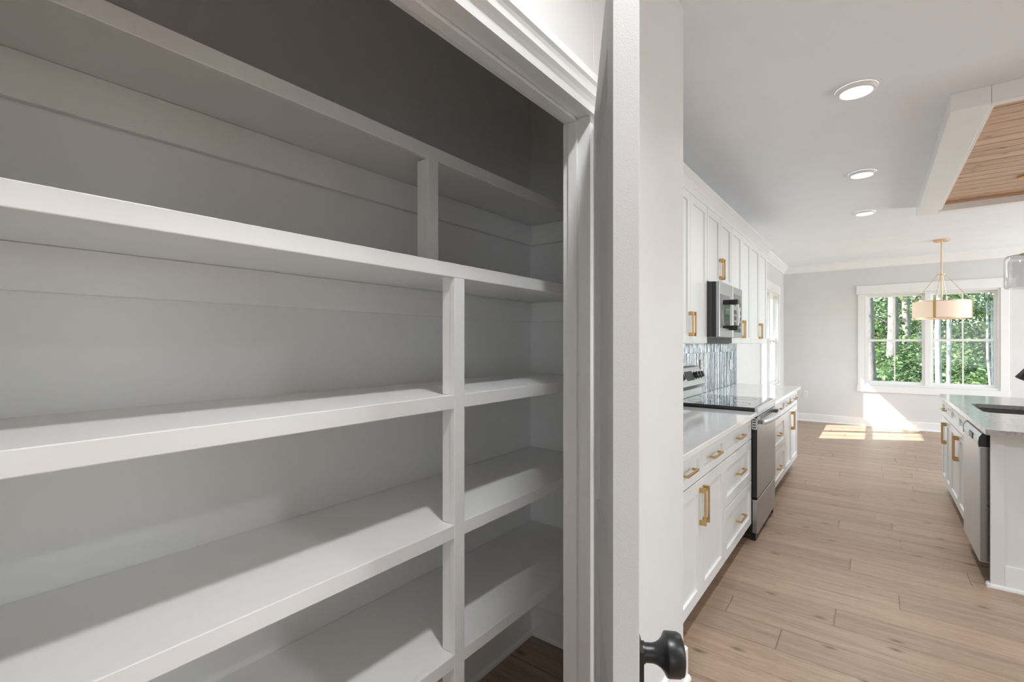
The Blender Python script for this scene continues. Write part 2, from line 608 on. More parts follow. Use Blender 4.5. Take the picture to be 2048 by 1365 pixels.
# living side walls: openings where daylight comes in
mb = MB()
mb.box(XR, XR + 0.12, YR, 0.4, 0, CEIL).box(XR, XR + 0.12, 2.8, 4.4, 0, CEIL).box(XR, XR + 0.12, 6.8, 7.3, 0, CEIL).box(XR, XR + 0.12, 9.6, YF, 0, CEIL).box(XR, XR + 0.12, 7.3, 9.6, 2.3, CEIL)
mb.box(XR, XR + 0.12, 0.4, 2.8, 2.2, CEIL).box(XR, XR + 0.12, 4.4, 6.8, 2.25, CEIL).box(XR, XR + 0.12, 4.4, 6.8, 0, 0.5)
structure(mb.build('wall_right', 'wall'), 'grey wall of the open living side')
structure(box('wall_back', XW, XR, YR - 0.12, YR, 0, CEIL, 'wall'), 'grey wall behind the viewer')

# baseboards
def baseboard(name, segs, label):
    """segs: list of (x0,x1,y0,y1, nx, ny) wall runs with the inward normal"""
    root = empty(name)
    structure(root, label)
    for (x0, x1, y0, y1, nx, ny) in segs:
        t, st = 0.014, 0.028
        if nx:
            xa, xb = x0, x0 + nx * t
            MB().prism([(xa, 0), (xb, 0), (xb, 0.128), (xa + nx * 0.004, 0.133), (xa, 0.133)], 'y', y0, y1).build('board', 'trim', root)
            MB().prism([(xb, 0), (xb + nx * 0.014, 0), (xb + nx * 0.012, 0.010), (xb + nx * 0.006, 0.017), (xb, 0.019)], 'y', y0, y1).build('shoe_molding', 'trim', root)
        else:
            ya, yb = y0, y0 + ny * t
            MB().prism([(ya, 0), (yb, 0), (yb, 0.128), (ya + ny * 0.004, 0.133), (ya, 0.133)], 'x', x0, x1).build('board', 'trim', root)
            MB().prism([(yb, 0), (yb + ny * 0.014, 0), (yb + ny * 0.012, 0.010), (yb + ny * 0.006, 0.017), (yb, 0.019)], 'x', x0, x1).build('shoe_molding', 'trim', root)
    return root
baseboard('baseboard_pantry', [(XW, XW, -1.2, YE0, 1, 0), (XW + 0.014, XP0, YE0, YE0, 0, -1)], 'white baseboard round the pantry floor')
baseboard('baseboard_hall', [(XP1, XP1, OP1 + 0.11, YE1 + 0.014, 1, 0)], 'white baseboard on the wall beside the pantry door')
baseboard('baseboard_far', [(XW, XR, YF, YF, 0, -1)], 'white baseboard under the twin window')
baseboard('baseboard_left', [(XW, XW, 6.24, YF - 0.014, 1, 0)], 'white baseboard past the cabinets')

# crown moulding
def crown_prof(s):
    return [(0, 0), (s * 0.012, 0), (s * 0.018, 0.022), (s * 0.045, 0.055), (s * 0.075, 0.092), (s * 0.088, 0.105), (s * 0.088, 0.128), (0, 0.128)]
cz = CEIL - 0.128
cr = MB()
cr.prism([(XW + p, cz + q) for p, q in crown_prof(1)], 'y', YE1, YF)
structure(cr.build('trim_1', 'trim'), 'white crown molding along the cabinet wall')
cr = MB()
cr.prism([(YF + p, cz + q) for p, q in crown_prof(-1)], 'x', XW, XR)
structure(cr.build('trim_2', 'trim'), 'white crown molding above the twin window')

# pantry doorway: jamb, stop and casing
jm = empty('trim_3')
structure(jm, 'white jamb and casing of the pantry doorway')
for (a, b_) in ((OP1, OP1 + 0.019), (OP0 - 0.019, OP0)):
    box('side_jamb', XP0, XP1, a, b_, 0, OPZ, 'trim', jm, 0.0015)
box('head_jamb', XP0, XP1, OP0 - 0.019, OP1 + 0.019, OPZ, OPZ + 0.019, 'trim', jm, 0.0015)
box('door_stop', XP0 + 0.022, XP0 + 0.050, OP1 - 0.010, OP1, 0, OPZ - 0.010, 'trim', jm, 0.0015)
box('door_stop', XP0 + 0.022, XP0 + 0.050, OP0, OP1, OPZ - 0.010, OPZ, 'trim', jm, 0.0015)
# casing with a stepped profile (flat board, bead and back band)
def casing_prof(r, w, s):
    """offset across the width r..r+w, thickness outwards"""
    return [(r, 0), (r, 0.008), (r + 0.008, 0.012), (r + 0.044, 0.0135), (r + 0.050, 0.0165), (r + w - 0.006, 0.0185), (r + w, 0.017), (r + w, 0)]
cw = 0.088
head_prof = [(-0.003, 0), (-0.003, 0.013), (0.014, 0.018), (0.022, 0.0235), (0.030, 0.031), (0.041, 0.0345), (0.048, 0.0385), (0.0545, 0.045), (0.074, 0.045), (0.078, 0.040), (0.078, 0)]
MB().prism([(XP1 + t, OPZ + r) for r, t in head_prof], 'y', OP0 - 0.1, OP1 + 0.006 + cw).build('head_casing', 'trim', jm)
MB().prism([(XP1 + t * 0.5, OP1 + r) for r, t in casing_prof(0.030, cw - 0.024, 1)], 'z', 0, OPZ - 0.004).build('side_casing', 'trim', jm)
MB().prism([(XP1 + t, OP0 - r) for r, t in casing_prof(0.006, cw, 1)], 'z', 0, OPZ - 0.004).build('side_casing', 'trim', jm)

# ------------------------------------------------------------------ pantry door leaf, swung open
DW, DT, DZ0, DZ1 = 0.61, 0.0395, 0.012, 2.030
def door_leaf():
    st, tr = 0.105, 0.11
    zs = [(0.14, 0.815), (0.995, DZ1 - 0.115)]
    mb = MB()
    fd = 0.010
    bv = 0.014
    # core slab in pieces: stiles and rails full thickness, panels recessed both sides
    mb.box(0, st, 0, DT, DZ0, DZ1).box(DW - st, DW, 0, DT, DZ0, DZ1)
    edges = [DZ0, zs[0][0], zs[0][1], zs[1][0], zs[1][1], DZ1]
    for i in (0, 2, 4):
        mb.box(st, DW - st, 0, DT, edges[i], edges[i + 1])
    return mb, st, zs, fd, bv
mb, st, zs, fd, bv = door_leaf()
dr = mb.build('door_1', 'door', None, 0.0012)
dr.location = (-0.62, 1.19, 0)
dr.rotation_euler = (0, 0, math.radians(-59.86))
structure(dr, 'white two panel pantry door swung open, black knob')
for (a, b_) in zs:
    p = MB()
    x0, x1 = st, DW - st
    for (ys, yd) in ((0, fd), (DT, DT - fd)):
        vo = [(x0, ys, a), (x1, ys, a), (x1, ys, b_), (x0, ys, b_)]
        vi = [(x0 + bv, yd, a + bv), (x1 - bv, yd, a + bv), (x1 - bv, yd, b_ - bv), (x0 + bv, yd, b_ - bv)]
        p.raw(vo + vi, [(4, 5, 6, 7), (0, 1, 5, 4), (1, 2, 6, 5), (2, 3, 7, 6), (3, 0, 4, 7)])
    p.build('panel', 'door', dr)
# knob on the far face: long black plate and flared knob
kx, kz = DW - 0.060, 0.899
MB().box(kx - 0.026, kx + 0.026, DT, DT + 0.012, kz - 0.15, kz + 0.016).build('knob_plate', 'blackmetal', dr, 0.0015)
kn = MB()
kn.lathe([(0.0165, 0.0), (0.0165, 0.004), (0.0145, 0.0045), (0.0145, 0.016), (0.0160, 0.022), (0.0195, 0.028), (0.0250, 0.033), (0.0300, 0.0355),
          (0.0325, 0.037), (0.0332, 0.039), (0.0328, 0.056), (0.0300, 0.0620), (0.020, 0.0650), (0.004, 0.0660)], (kx, DT + 0.012, kz), (0, 1.0, 0), 40)
kn.build('knob', 'blackmetal', dr, 0, True)
for hz in (0.20, 1.02, 1.83):
    MB().lathe([(0.006, 0), (0.006, 0.09)], (-0.002, DT + 0.005, hz), (0, 0, 1), 12).build('hinge', 'blackmetal', dr, 0, True)

# ------------------------------------------------------------------ pantry shelving
US, UT = 0.9175, 1.05     # front planes (distance left of the camera axis): deep shelves, shallow top shelf
ps = empty('pantry_shelving', (XW, 0.4, 0))
tag(ps, 'white built-in pantry shelving with five long shelves and slim posts', 'shelves')
def pbox(name, u0, u1, y0, y1, z0, z1, bevel=0.0015, parent=None):
    o = MB().box(-u0 - XW, -u1 - XW, y0 - 0.4, y1 - 0.4, z0, z1).build(name, 'shelf', parent or ps, bevel)
    return o
Y0S, Y1S = -1.195, YE0 - 0.002
UB = -XW - 0.001
PY0, PY1 = 0.944, 0.984
for (zt, uf, nz) in ((1.984, UT, (1.950, 1.990)), (1.615, US, (1.581, 1.620))):
    s = pbox('shelf', uf + 0.0195, UB, Y0S, Y1S, zt - 0.019, zt)
    pbox('nosing', uf, uf + 0.019, Y0S, Y1S, nz[0], nz[1], 0.002)
for (zt, nb) in ((1.2555, 1.219), (0.8975, 0.861), (0.5395, 0.505)):
    s = pbox('shelf', US + 0.0195, UB, Y0S, Y1S, zt - 0.019, zt)
    pbox('nosing', US, US + 0.019, Y0S, PY0, nb, zt + 0.0025, 0.002)
    pbox('nosing', US, US + 0.019, PY1, Y1S, nb, zt + 0.0025, 0.002)
pbox('post', US, US + 0.019, PY0, PY1, 0.0, 1.581, 0.0015)
for (a, b_) in ((0.0, 0.5195), (0.5405, 0.8775), (0.8985, 1.2355), (1.2565, 1.595)):
    pbox('post_backing', US + 0.0195, US + 0.05, PY0 + 0.002, PY1 - 0.002, a, b_)
pbox('post', UT, UT + 0.05, 0.970, 1.010, 1.6155, 1.950)
for (zb, uf) in ((1.965, UT), (1.596, US), (1.2365, US), (0.8785, US), (0.5205, US)):
    pbox('ledger', UB - 0.018, UB, Y0S, Y1S, zb - 0.094, zb - 0.0005)
    pbox('ledger', uf + 0.03, UB - 0.019, Y1S - 0.018, Y1S, zb - 0.094, zb - 0.0005)

# ------------------------------------------------------------------ recessed ceiling lights
def recessed(x, y, label, watts, group='recessed ceiling lights', tint=(0.935, 0.975, 1.0)):
    r = empty('recessed_light', (x, y, CEIL))
    tag(r, label, 'ceiling light', group)
    MB().lathe([(0.098, -0.0005), (0.098, -0.004), (0.088, -0.017), (0.076, -0.019), (0.074, -0.017)], (0, 0, 0), (0, 0, 1), 48, False).build('trim_ring', 'trim', r, 0, True)
    MB().lathe([(0.0745, -0.0165), (0.060, -0.0175), (0.001, -0.018)], (0, 0, 0), (0, 0, 1), 48, False).build('lens', 'led', r, 0, True)
    l = bpy.data.lights.new('recessed_lamp', 'AREA')
    l.shape = 'DISK'
    l.size = 0.14
    l.energy = watts
    l.color = tint
    l.spread = math.radians(140)
    o = bpy.data.objects.new('recessed_lamp', l)
    o.location = (0, 0, -0.021)
    o.parent = r
    C.objects.link(o)
    return r
recessed(-0.078, 3.235, 'white disc ceiling light closest to the doorway in the kitchen row', 9)
recessed(-0.078, 4.86, 'white disc ceiling light in the middle of the kitchen row', 9)
recessed(-0.078, 6.33, 'white disc ceiling light of the kitchen row, closest to the dining pendant', 9)
recessed(-0.06, 0.54, 'white disc ceiling light in the hall before the pantry doorway', 16, tint=(0.965, 0.985, 1.0))
recessed(1.70, 0.65, 'white disc ceiling light in the hall across from the pantry', 21, tint=(0.965, 0.985, 1.0))
recessed(3.6, 0.68, 'white disc ceiling light over the living side by the patio door', 75, tint=(0.965, 0.985, 1.0))
recessed(3.2, 4.5, 'added unseen white disc fill light over the living side by the tall window', 10)  # unseen lamp, added as one more light source for the open room

# ------------------------------------------------------------------ kitchen cabinets
def shaker(name, xf, s, y0, y1, z0, z1, parent, mat='cab', fr=0.057, t=0.020, rec=0.010):
    """framed door with recessed centre panel; xf is the front plane, s = +1 when it faces +X"""
    fr = min(fr, (y1 - y0) * 0.3, (z1 - z0) * 0.3)
    def ring(x, m):
        return [(x, y0 + m, z0 + m), (x, y1 - m, z0 + m), (x, y1 - m, z1 - m), (x, y0 + m, z1 - m)]
    vs = ring(xf - s * t, 0.0) + ring(xf - s * 0.0015, 0.0) + ring(xf, 0.0015) + ring(xf, fr) + ring(xf - s * rec, fr + 0.004)
    fs = [(3, 2, 1, 0)]
    for lv in range(4):
        for a in range(4):
            b_ = (a + 1) % 4
            fs.append((lv * 4 + a, lv * 4 + b_, lv * 4 + 4 + b_, lv * 4 + 4 + a))
    fs.append((16, 17, 18, 19))
    return MB().raw(vs, fs).build(name, mat, parent)

def pull(xf, s, y, z, length, vertical, parent, mat='gold'):
    """square bar pull on two block feet"""
    mb = MB()
    pr, w, fh = 0.032, 0.011, 0.024
    h = length / 2
    if vertical:
        for sg in (-1, 1):
            zc = z + sg * (h - fh / 2)
            mb.box(xf, xf + s * pr, y - w / 2, y + w / 2, zc - fh / 2, zc + fh / 2)
        mb.box(xf + s * (pr - 0.0095), xf + s * pr, y - w / 2, y + w / 2, z - h + fh, z + h - fh)
    else:
        for sg in (-1, 1):
            yc = y + sg * (h - w / 2)
            mb.box(xf, xf + s * pr, yc - w / 2, yc + w / 2, z - w / 2, z + w / 2)
        mb.box(xf + s * (pr - 0.0095), xf + s * pr, y - h + w, y + h - w, z - w / 2, z + w / 2)
    return mb.build('handle', mat, parent, 0.0008)

G = 0.002
XB = -0.69
def base_cab(y0, y1, kind, label, x_back=XW + 0.004, xf=XB, s=1, toe_x=None):
    r = empty('base_cabinet', (xf, (y0 + y1) / 2, 0))
    ox, oy = xf, (y0 + y1) / 2
    def L(o):
        o.location = (-ox, -oy, 0)
        return o
    toe_x = toe_x if toe_x is not None else xf - s * 0.085
    if kind == 'sink':      # open box under the sink bowl
        bd = MB()
        bd.box(x_back, xf - s * 0.0205, y0 + 0.0005, y1 - 0.0005, 0.112, 0.64)
        bd.box(x_back, xf - s * 0.0205, y0 + 0.0005, y0 + 0.018, 0.64, 0.883).box(x_back, xf - s * 0.0205, y1 - 0.018, y1 - 0.0005, 0.64, 0.883)
        bd.box(xf - s * 0.0205, xf - s * 0.038, y0 + 0.018, y1 - 0.018, 0.64, 0.883)
        L(bd.build('body', 'cab', r))
    else:
        L(box('body', x_back, xf - s * 0.0205, y0 + 0.0005, y1 - 0.0005, 0.112, 0.883, 'cab', r))
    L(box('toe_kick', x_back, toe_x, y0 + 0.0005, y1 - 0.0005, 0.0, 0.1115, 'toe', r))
    ym = (y0 + y1) / 2
    def front(nm, a, b_, z0, z1):
        return L(shaker(nm, xf, s, a + G, b_ - G, z0, z1, r))
    def child_pull(parent, *args):
        h = pull(*args, parent)
        return h
    if kind == 'drawers':
        for (a, b_) in ((0.724, 0.876), (0.434, 0.718), (0.124, 0.428)):
            d = front('drawer', y0, y1, a, b_)
            child_pull(d, xf, s, ym, (a + b_) / 2, 0.165, False)
    elif kind in ('doors', 'sink'):
        for (a, b_, hs) in ((y0, ym, 1), (ym, y1, -1)):
            d = front('drawer' if kind == 'doors' else 'false_front', a, b_, 0.724, 0.876)
            if kind == 'doors':
                child_pull(d, xf, s, (a + b_) / 2, 0.80, 0.165, False)
            dd = front('door', a, b_, 0.124, 0.718)
            hy = (b_ - 0.03) if hs == 1 else (a + 0.03)
            child_pull(dd, xf, s, hy, 0.588, 0.185, True)
    elif kind == 'onedrawer':
        d = front('drawer', y0, y1, 0.724, 0.876)
        child_pull(d, xf, s, ym, 0.80, 0.165, False)
        for (a, b_, hs) in ((y0, ym, 1), (ym, y1, -1)):
            dd = front('door', a, b_, 0.124, 0.718)
            hy = (b_ - 0.03) if hs == 1 else (a + 0.03)
            child_pull(dd, xf, s, hy, 0.588, 0.185, True)
    tag(r, label, 'cabinet')
    return r
RY0, RY1 = 3.706, 4.464
base_cab(2.018, 2.937, 'doors', 'white base cabinet with paired brass door pulls, beside the grey wall corner')
base_cab(2.939, RY0 - 0.006, 'drawers', 'white three drawer base cabinet on the doorway side of the range')
base_cab(RY1 + 0.006, 5.295, 'drawers', 'white three drawer base cabinet on the dining side of the range')
base_cab(5.297, 6.215, 'doors', 'white base cabinet with two doors at the dining end of the run')

for (a, b_, lab) in ((2.012, RY0 - 0.003, 'white quartz countertop between the grey wall corner and the range'),
                     (RY1 + 0.003, 6.238, 'white quartz countertop beyond the range toward the dining window')):
    ct = box('countertop', XW + 0.0005, -0.655, a, b_, 0.8845, 0.915, 'quartz', None, 0.003)
    tag(ct, lab, 'countertop', 'quartz countertops on the cabinet wall')

XU = -0.985
def wall_cab(y0, y1, z0, label):
    r = empty('wall_cabinet', (XU, (y0 + y1) / 2, z0))
    ox, oy, oz = XU, (y0 + y1) / 2, z0
    def L(o):
        o.location = (-ox, -oy, -oz)
        return o
    L(box('body', XW + 0.004, XU - 0.0205, y0 + 0.0005, y1 - 0.0005, z0, 2.424, 'cab', r))
    ym = (y0 + y1) / 2
    for (a, b_, hs) in ((y0, ym, 1), (ym, y1, -1)):
        d = L(shaker('door', XU, 1, a + G, b_ - G, z0 + 0.004, 2.4155, r))
        hy = (b_ - 0.03) if hs == 1 else (a + 0.03)
        pull(XU, 1, hy, z0 + 0.135, 0.165, True, d)
    tag(r, label, 'cabinet', 'white wall cabinets')
    return r
wall_cab(2.075, 2.876, 1.395, 'tall white wall cabinet against the grey partition by the pantry')
wall_cab(2.880, 3.681, 1.395, 'tall white wall cabinet just before the microwave')
wall_cab(3.685, 4.445, 1.860, 'short white wall cabinet directly above the microwave')
wall_cab(4.449, 5.245, 1.395, 'tall white wall cabinet just past the microwave')
wall_cab(5.249, 6.155, 1.395, 'tall white wall cabinet at the dining end by the side window')
ccp = [(-0.02, -0.009), (0, -0.009), (0.003, 0.006), (0.010, 0.018), (0.030, 0.045), (0.048, 0.062), (0.056, 0.068), (0.056, 0.086), (-0.02, 0.086)]
cm = MB()
cm.prism([(XU + p, 2.4255 + q) for p, q in ccp], 'y', 2.012, 6.155 + 0.05)
cm.prism([(6.1555 + max(p, 0), 2.4255 + q) for p, q in ccp], 'x', XW + 0.09, XU)
structure(cm.build('trim_4', 'cab'), 'white crown molding capping the wall cabinets')

# backsplash of slim vertical glossy tiles: too small to tell apart, one part
bs = empty('backsplash', (XW, 4.1, 0.915))
tag(bs, 'glossy backsplash of slim vertical glass tiles behind the range', 'backsplash')
MB().box(0.0004, 0.003, 2.012 - 4.1, 6.235 - 4.1, 0.0005, 0.4795).build('grout', 'trim', bs)
tl = MB()
rr = random.Random(11)
tw = 0.024
n = int((6.233 - 2.014) / tw)
for i in range(n):
    ya = 2.014 - 4.1 + i * tw + 0.0007
    yb = ya + tw - 0.0014
    for (za, zb) in ((0.002, 0.390), (0.394, 0.479)):
        c = [0.0085 + rr.uniform(-0.0016, 0.0016) for _ in range(4)]
        x0 = 0.003
        vs = [(x0, ya, za), (x0, yb, za), (x0, yb, zb), (x0, ya, zb), (c[0], ya, za), (c[1], yb, za), (c[2], yb, zb), (c[3], ya, zb)]
        ym = (ya + yb) / 2
        vs += [(0.0115 + rr.uniform(-.0014, .0014), ym, za), (0.0115 + rr.uniform(-.0014, .0014), ym, zb)]
        tl.raw(vs, [(4, 8, 9, 7), (8, 5, 6, 9), (0, 1, 5, 8, 4), (1, 2, 6, 5), (2, 3, 7, 9, 6), (3, 0, 4, 7)])
t = tl.build('tiles', 'tile', bs)
t['kind'] = 'stuff'

def outlet(loc, axis, label, mat='outlet', toggle=False):
    r = empty('wall_outlet', loc)
    tag(r, label, 'outlet', 'outlet and switch covers')
    if axis == 'x':
        MB().box(0.0005, 0.006, -0.036, 0.036, -0.058, 0.058).build('cover_plate', mat, r, 0.002)
        for dz in (-0.02, 0.02):
            MB().box(0.006, 0.0075, -0.016, 0.016, dz - 0.013, dz + 0.013).build('socket', mat, r, 0.002)
            b2 = MB()
            b2.box(0.0075, 0.008, -0.008, -0.005, dz - 0.006, dz + 0.006).box(0.0075, 0.008, 0.005, 0.008, dz - 0.006, dz + 0.006)
            b2.build('slots', 'dark', r)
    else:
        MB().box(-0.036, 0.036, -0.006, -0.0005, -0.058, 0.058).build('cover_plate', mat, r, 0.002)
        for dz in (-0.02, 0.02):
            MB().box(-0.016, 0.016, -0.0075, -0.006, dz - 0.013, dz + 0.013).build('socket', mat, r, 0.002)
            b2 = MB()
            b2.box(-0.008, -0.005, -0.008, -0.0075, dz - 0.006, dz + 0.006).box(0.005, 0.008, -0.008, -0.0075, dz - 0.006, dz + 0.006)
            b2.build('slots', 'dark', r)
    return r
outlet((XW + 0.012, 4.72, 1.184), 'x', 'cream outlet cover on the tiles just over the range knobs')
outlet((XW + 0.012, 5.88, 1.155), 'x', 'cream outlet cover near the dining end of the tiled backsplash')
outlet((-0.984, YF, 0.488), 'y', 'white outlet cover low on the dining wall')

# ------------------------------------------------------------------ range
rg = empty('range', (-0.95, (RY0 + RY1) / 2, 0))
tag(rg, 'stainless steel electric range with black glass cooktop and rear knobs', 'range')
RO = Vector((0.95, -(RY0 + RY1) / 2, 0))
def R_(o, parent_is_root=True):
    o.location = RO
    return o
RF = -0.652
R_(box('body', -1.31, -0.690, RY0, RY1, 0.045, 0.905, 'black', rg, 0.003))
R_(box('cooktop', -1.30, -0.672, RY0 - 0.002, RY1 + 0.002, 0.921, 0.943, 'blackglass', rg, 0.004))
R_(MB().box(-0.6715, RF + 0.004, RY0, RY1, 0.905, 0.941).build('front_lip', 'steel', rg, 0.004))
R_(box('cooktop_base', -1.30, -0.674, RY0, RY1, 0.9055, 0.9205, 'black', rg))
dmb = MB().box(-0.6895, RF - 0.005, RY0 + 0.004, RY1 - 0.004, 0.305, 0.878)
od = R_(dmb.build('oven_door', 'black', rg, 0.003))
MB().box(RF - 0.0045, RF + 0.0005, RY0 + 0.004, RY1 - 0.004, 0.305, 0.878).build('door_skin', 'steelg', od, 0.002)
# door end frame with cooling slots, seen from the doorway side
MB().box(-0.6885, RF - 0.002, RY0 + 0.0015, RY0 + 0.0035, 0.79, 0.87).build('door_end_vent', 'steel', od)
sl_ = MB()
for zz in (0.803, 0.822, 0.841, 0.858):
    sl_.box(-0.683, RF - 0.010, RY0 + 0.0005, RY0 + 0.0016, zz - 0.004, zz + 0.004)
sl_.build('vent_slots', 'dark', od)
# slotted strip above the door
R_(MB().box(-0.6895, RF - 0.006, RY0 + 0.004, RY1 - 0.004, 0.880, 0.9045).build('vent_strip', 'steel', rg, 0.001))
sv = MB()
for i in range(8):
    ya = RY0 + 0.11 + i * 0.072
    for zz in (0.847, 0.859, 0.870):
        sv.box(RF - 0.001, RF + 0.0010, ya, ya + 0.045, zz - 0.0028, zz + 0.0028)
R_(sv.build('door_slots', 'dark', rg))['kind'] = 'stuff'
# bowed oven handle on end brackets
hm = MB()
N = 24
ring = []
for i in range(N + 1):
    tt = i / N
    y = RY0 + 0.02 + tt * (RY1 - RY0 - 0.04)
    bow = 0.034 + 0.030 * math.sin(math.pi * tt) ** 0.7
    ring.append((RF + bow, y))
vs, fs = [], []
for (x, y) in ring:
    vs += [(x - 0.010, y, 0.826), (x + 0.004, y, 0.826), (x + 0.008, y, 0.836), (x + 0.008, y, 0.850), (x + 0.004, y, 0.858), (x - 0.010, y, 0.858)]
for i in range(N):
    for k2 in range(6):
        fs.append((i * 6 + k2, i * 6 + (k2 + 1) % 6, i * 6 + 6 + (k2 + 1) % 6, i * 6 + 6 + k2))
fs += [tuple(range(6))[::-1], tuple(range(N * 6, N * 6 + 6))]
hm.raw(vs, fs)
MBh = hm.build('handle', 'steel', od, 0, True)
for (a, b_) in ((RY0 + 0.020, RY0 + 0.038), (RY1 - 0.038, RY1 - 0.020)):
    MB().box(RF, RF + 0.030, a, b_, 0.828, 0.856).build('handle_bracket', 'steeld', od, 0.002)
R_(box('storage_drawer', -0.6895, RF, RY0 + 0.004, RY1 - 0.004, 0.052, 0.292, 'steelg', rg, 0.005))
R_(box('foot', -0.70, -0.665, RY0 + 0.01, RY0 + 0.045, 0, 0.0445, 'black', rg))
R_(box('foot', -0.70, -0.665, RY1 - 0.045, RY1 - 0.01, 0, 0.0445, 'black', rg))
# slanted rear console
gp = [(-1.312, 0.9435), (-1.240, 0.9435), (-1.240, 1.008), (-1.205, 1.046), (-1.212, 1.062), (-1.268, 1.192), (-1.280, 1.197), (-1.312, 1.197)]
bgd = R_(MB().prism(gp, 'y', RY0 + 0.001, RY1 - 0.001).build('backguard', 'steel', rg, 0.003))
gn = Vector((0.130, 0, 0.056)).normalized()
gd = Vector((0.056, 0, -0.130)).normalized()
def on_guard(y, d):
    p = Vector((-1.268, y, 1.192)) + gd * d
    return p
pan = MB()
a0, a1 = 4.0, 4.19
P = [on_guard(a0, 0.035), on_guard(a1, 0.035), on_guard(a1, 0.115), on_guard(a0, 0.115)]
pan.raw([p + gn * 0.0005 for p in P] + [p + gn * 0.003 for p in P], [(0, 1, 2, 3), (4, 5, 6, 7), (0, 1, 5, 4), (1, 2, 6, 5), (2, 3, 7, 6), (3, 0, 4, 7)])
pan.build('display', 'greyplastic', bgd)
for y in (3.785, 3.88, 4.245, 4.325, 4.405):
    c = on_guard(y, 0.078)
    kb = MB().lathe([(0.034, 0.0005), (0.034, 0.004), (0.026, 0.005), (0.025, 0.026), (0.022, 0.030), (0.002, 0.031)], c, gn, 28).build('knob', 'greyplastic', bgd, 0, True)
    ind = MB()
    up = -gd
    q = c + gn * 0.0312
    sd = Vector((0, 1, 0))
    w = 0.0022
    pts = [q + sd * w + up * 0.004, q - sd * w + up * 0.004, q - sd * w + up * 0.022, q + sd * w + up * 0.022]
    ind.raw([p for p in pts] + [p + gn * 0.0008 for p in pts], [(0, 1, 2, 3), (4, 5, 6, 7), (0, 1, 5, 4), (1, 2, 6, 5), (2, 3, 7, 6), (3, 0, 4, 7)])
    ind.build('pointer', 'steel', kb)
for (yy, xx, rad) in ((3.90, -0.84, 0.105), (4.27, -0.84, 0.085), (3.90, -1.10, 0.085), (4.27, -1.10, 0.105)):
    rgm = MB().lathe([(rad, 0.0), (rad, 0.0004), (rad - 0.0025, 0.0004), (rad - 0.0025, 0.0)], (xx, yy, 0.9431), (0, 0, 1), 40, False)
    R_(rgm.build('burner_ring', 'greyplastic', rg))

# ------------------------------------------------------------------ microwave under the short cabinet
MY0, MY1 = 3.688, 4.442
mwv = empty('microwave', (-1.1, (MY0 + MY1) / 2, 1.445))
tag(mwv, 'stainless over-the-range microwave with black side and vertical handle', 'microwave')
MO = Vector((1.1, -(MY0 + MY1) / 2, -1.445))
def W_(o):
    o.location = MO
    return o
W_(box('body', XW + 0.012, -0.952, MY0, MY1, 1.452, 1.858, 'greyplastic', mwv, 0.003))
W_(box('seam_band', -0.9515, -0.926, MY0 + 0.002, MY1 - 0.002, 1.449, 1.857, 'black', mwv, 0.001))
md_ = W_(box('door', -0.9255, -0.900, MY0, 4.10, 1.447, 1.857, 'steelg', mwv, 0.004))
MB().box(-0.900, -0.8985, MY0 + 0.012, 3.998, 1.512, 1.765).build('window', 'blackglass', md_, 0.0006)
W_(box('control_panel', -0.9255, -0.900, 4.103, MY1, 1.447, 1.857, 'steelg', mwv, 0.004))
W_(box('display', -0.9, -0.8988, 4.14, 4.40, 1.70, 1.80, 'blackglass', mwv))
bt = MB()
for i in range(4):
    for j in range(3):
        bt.box(-0.9, -0.8985, 4.15 + j * 0.085, 4.215 + j * 0.085, 1.49 + i * 0.048, 1.525 + i * 0.048)
W_(bt.build('keypad', 'greyplastic', mwv))
W_(box('lower_grille', -1.20, -0.93, MY0 + 0.03, MY1 - 0.03, 1.4455, 1.4515, 'steeld', mwv))
hh = MB()
NN = 14
vs, fs = [], []
for i in range(NN + 1):
    tt = i / NN
    z = 1.505 + tt * 0.235
    bow = 0.050 + 0.012 * math.sin(math.pi * tt)
    wdt = 0.020 + 0.008 * math.sin(math.pi * tt)
    vs += [(-0.900 + bow - 0.012, 4.035 - wdt, z), (-0.900 + bow, 4.035 - wdt + 0.006, z), (-0.900 + bow, 4.035 + wdt - 0.006, z), (-0.900 + bow - 0.012, 4.035 + wdt, z)]
for i in range(NN):
    for k2 in range(4):
        fs.append((i * 4 + k2, i * 4 + (k2 + 1) % 4, i * 4 + 4 + (k2 + 1) % 4, i * 4 + 4 + k2))
fs += [(3, 2, 1, 0), tuple(range(NN * 4, NN * 4 + 4))]
hh.raw(vs, fs)
mh = hh.build('handle', 'steel', md_, 0, True)
for (za, zb) in ((1.502, 1.540), (1.705, 1.743)):
    MB().box(-0.900, -0.843, 4.005, 4.065, za, zb).build('handle_end', 'greyplastic', mh, 0.004)

# ------------------------------------------------------------------ island
IX = 0.50           # countertop edge facing the cabinets
IF = 0.515          # front plane of the island cabinet doors
IYN, IYF = 3.735, 6.10
isl_lab = 'white kitchen island'
def isl_cab(y0, y1, kind, label):
    r = base_cab(y0, y1, kind, label, x_back=1.10, xf=IF, s=-1, toe_x=IF + 0.085)
    r.name = 'island_cabinet'
    return r
isl_cab(4.515, 5.455, 'sink', 'white island cabinet holding the sink, two flat false fronts above doors')
isl_cab(5.457, 6.07, 'onedrawer', 'white island cabinet with one drawer at the dining end')

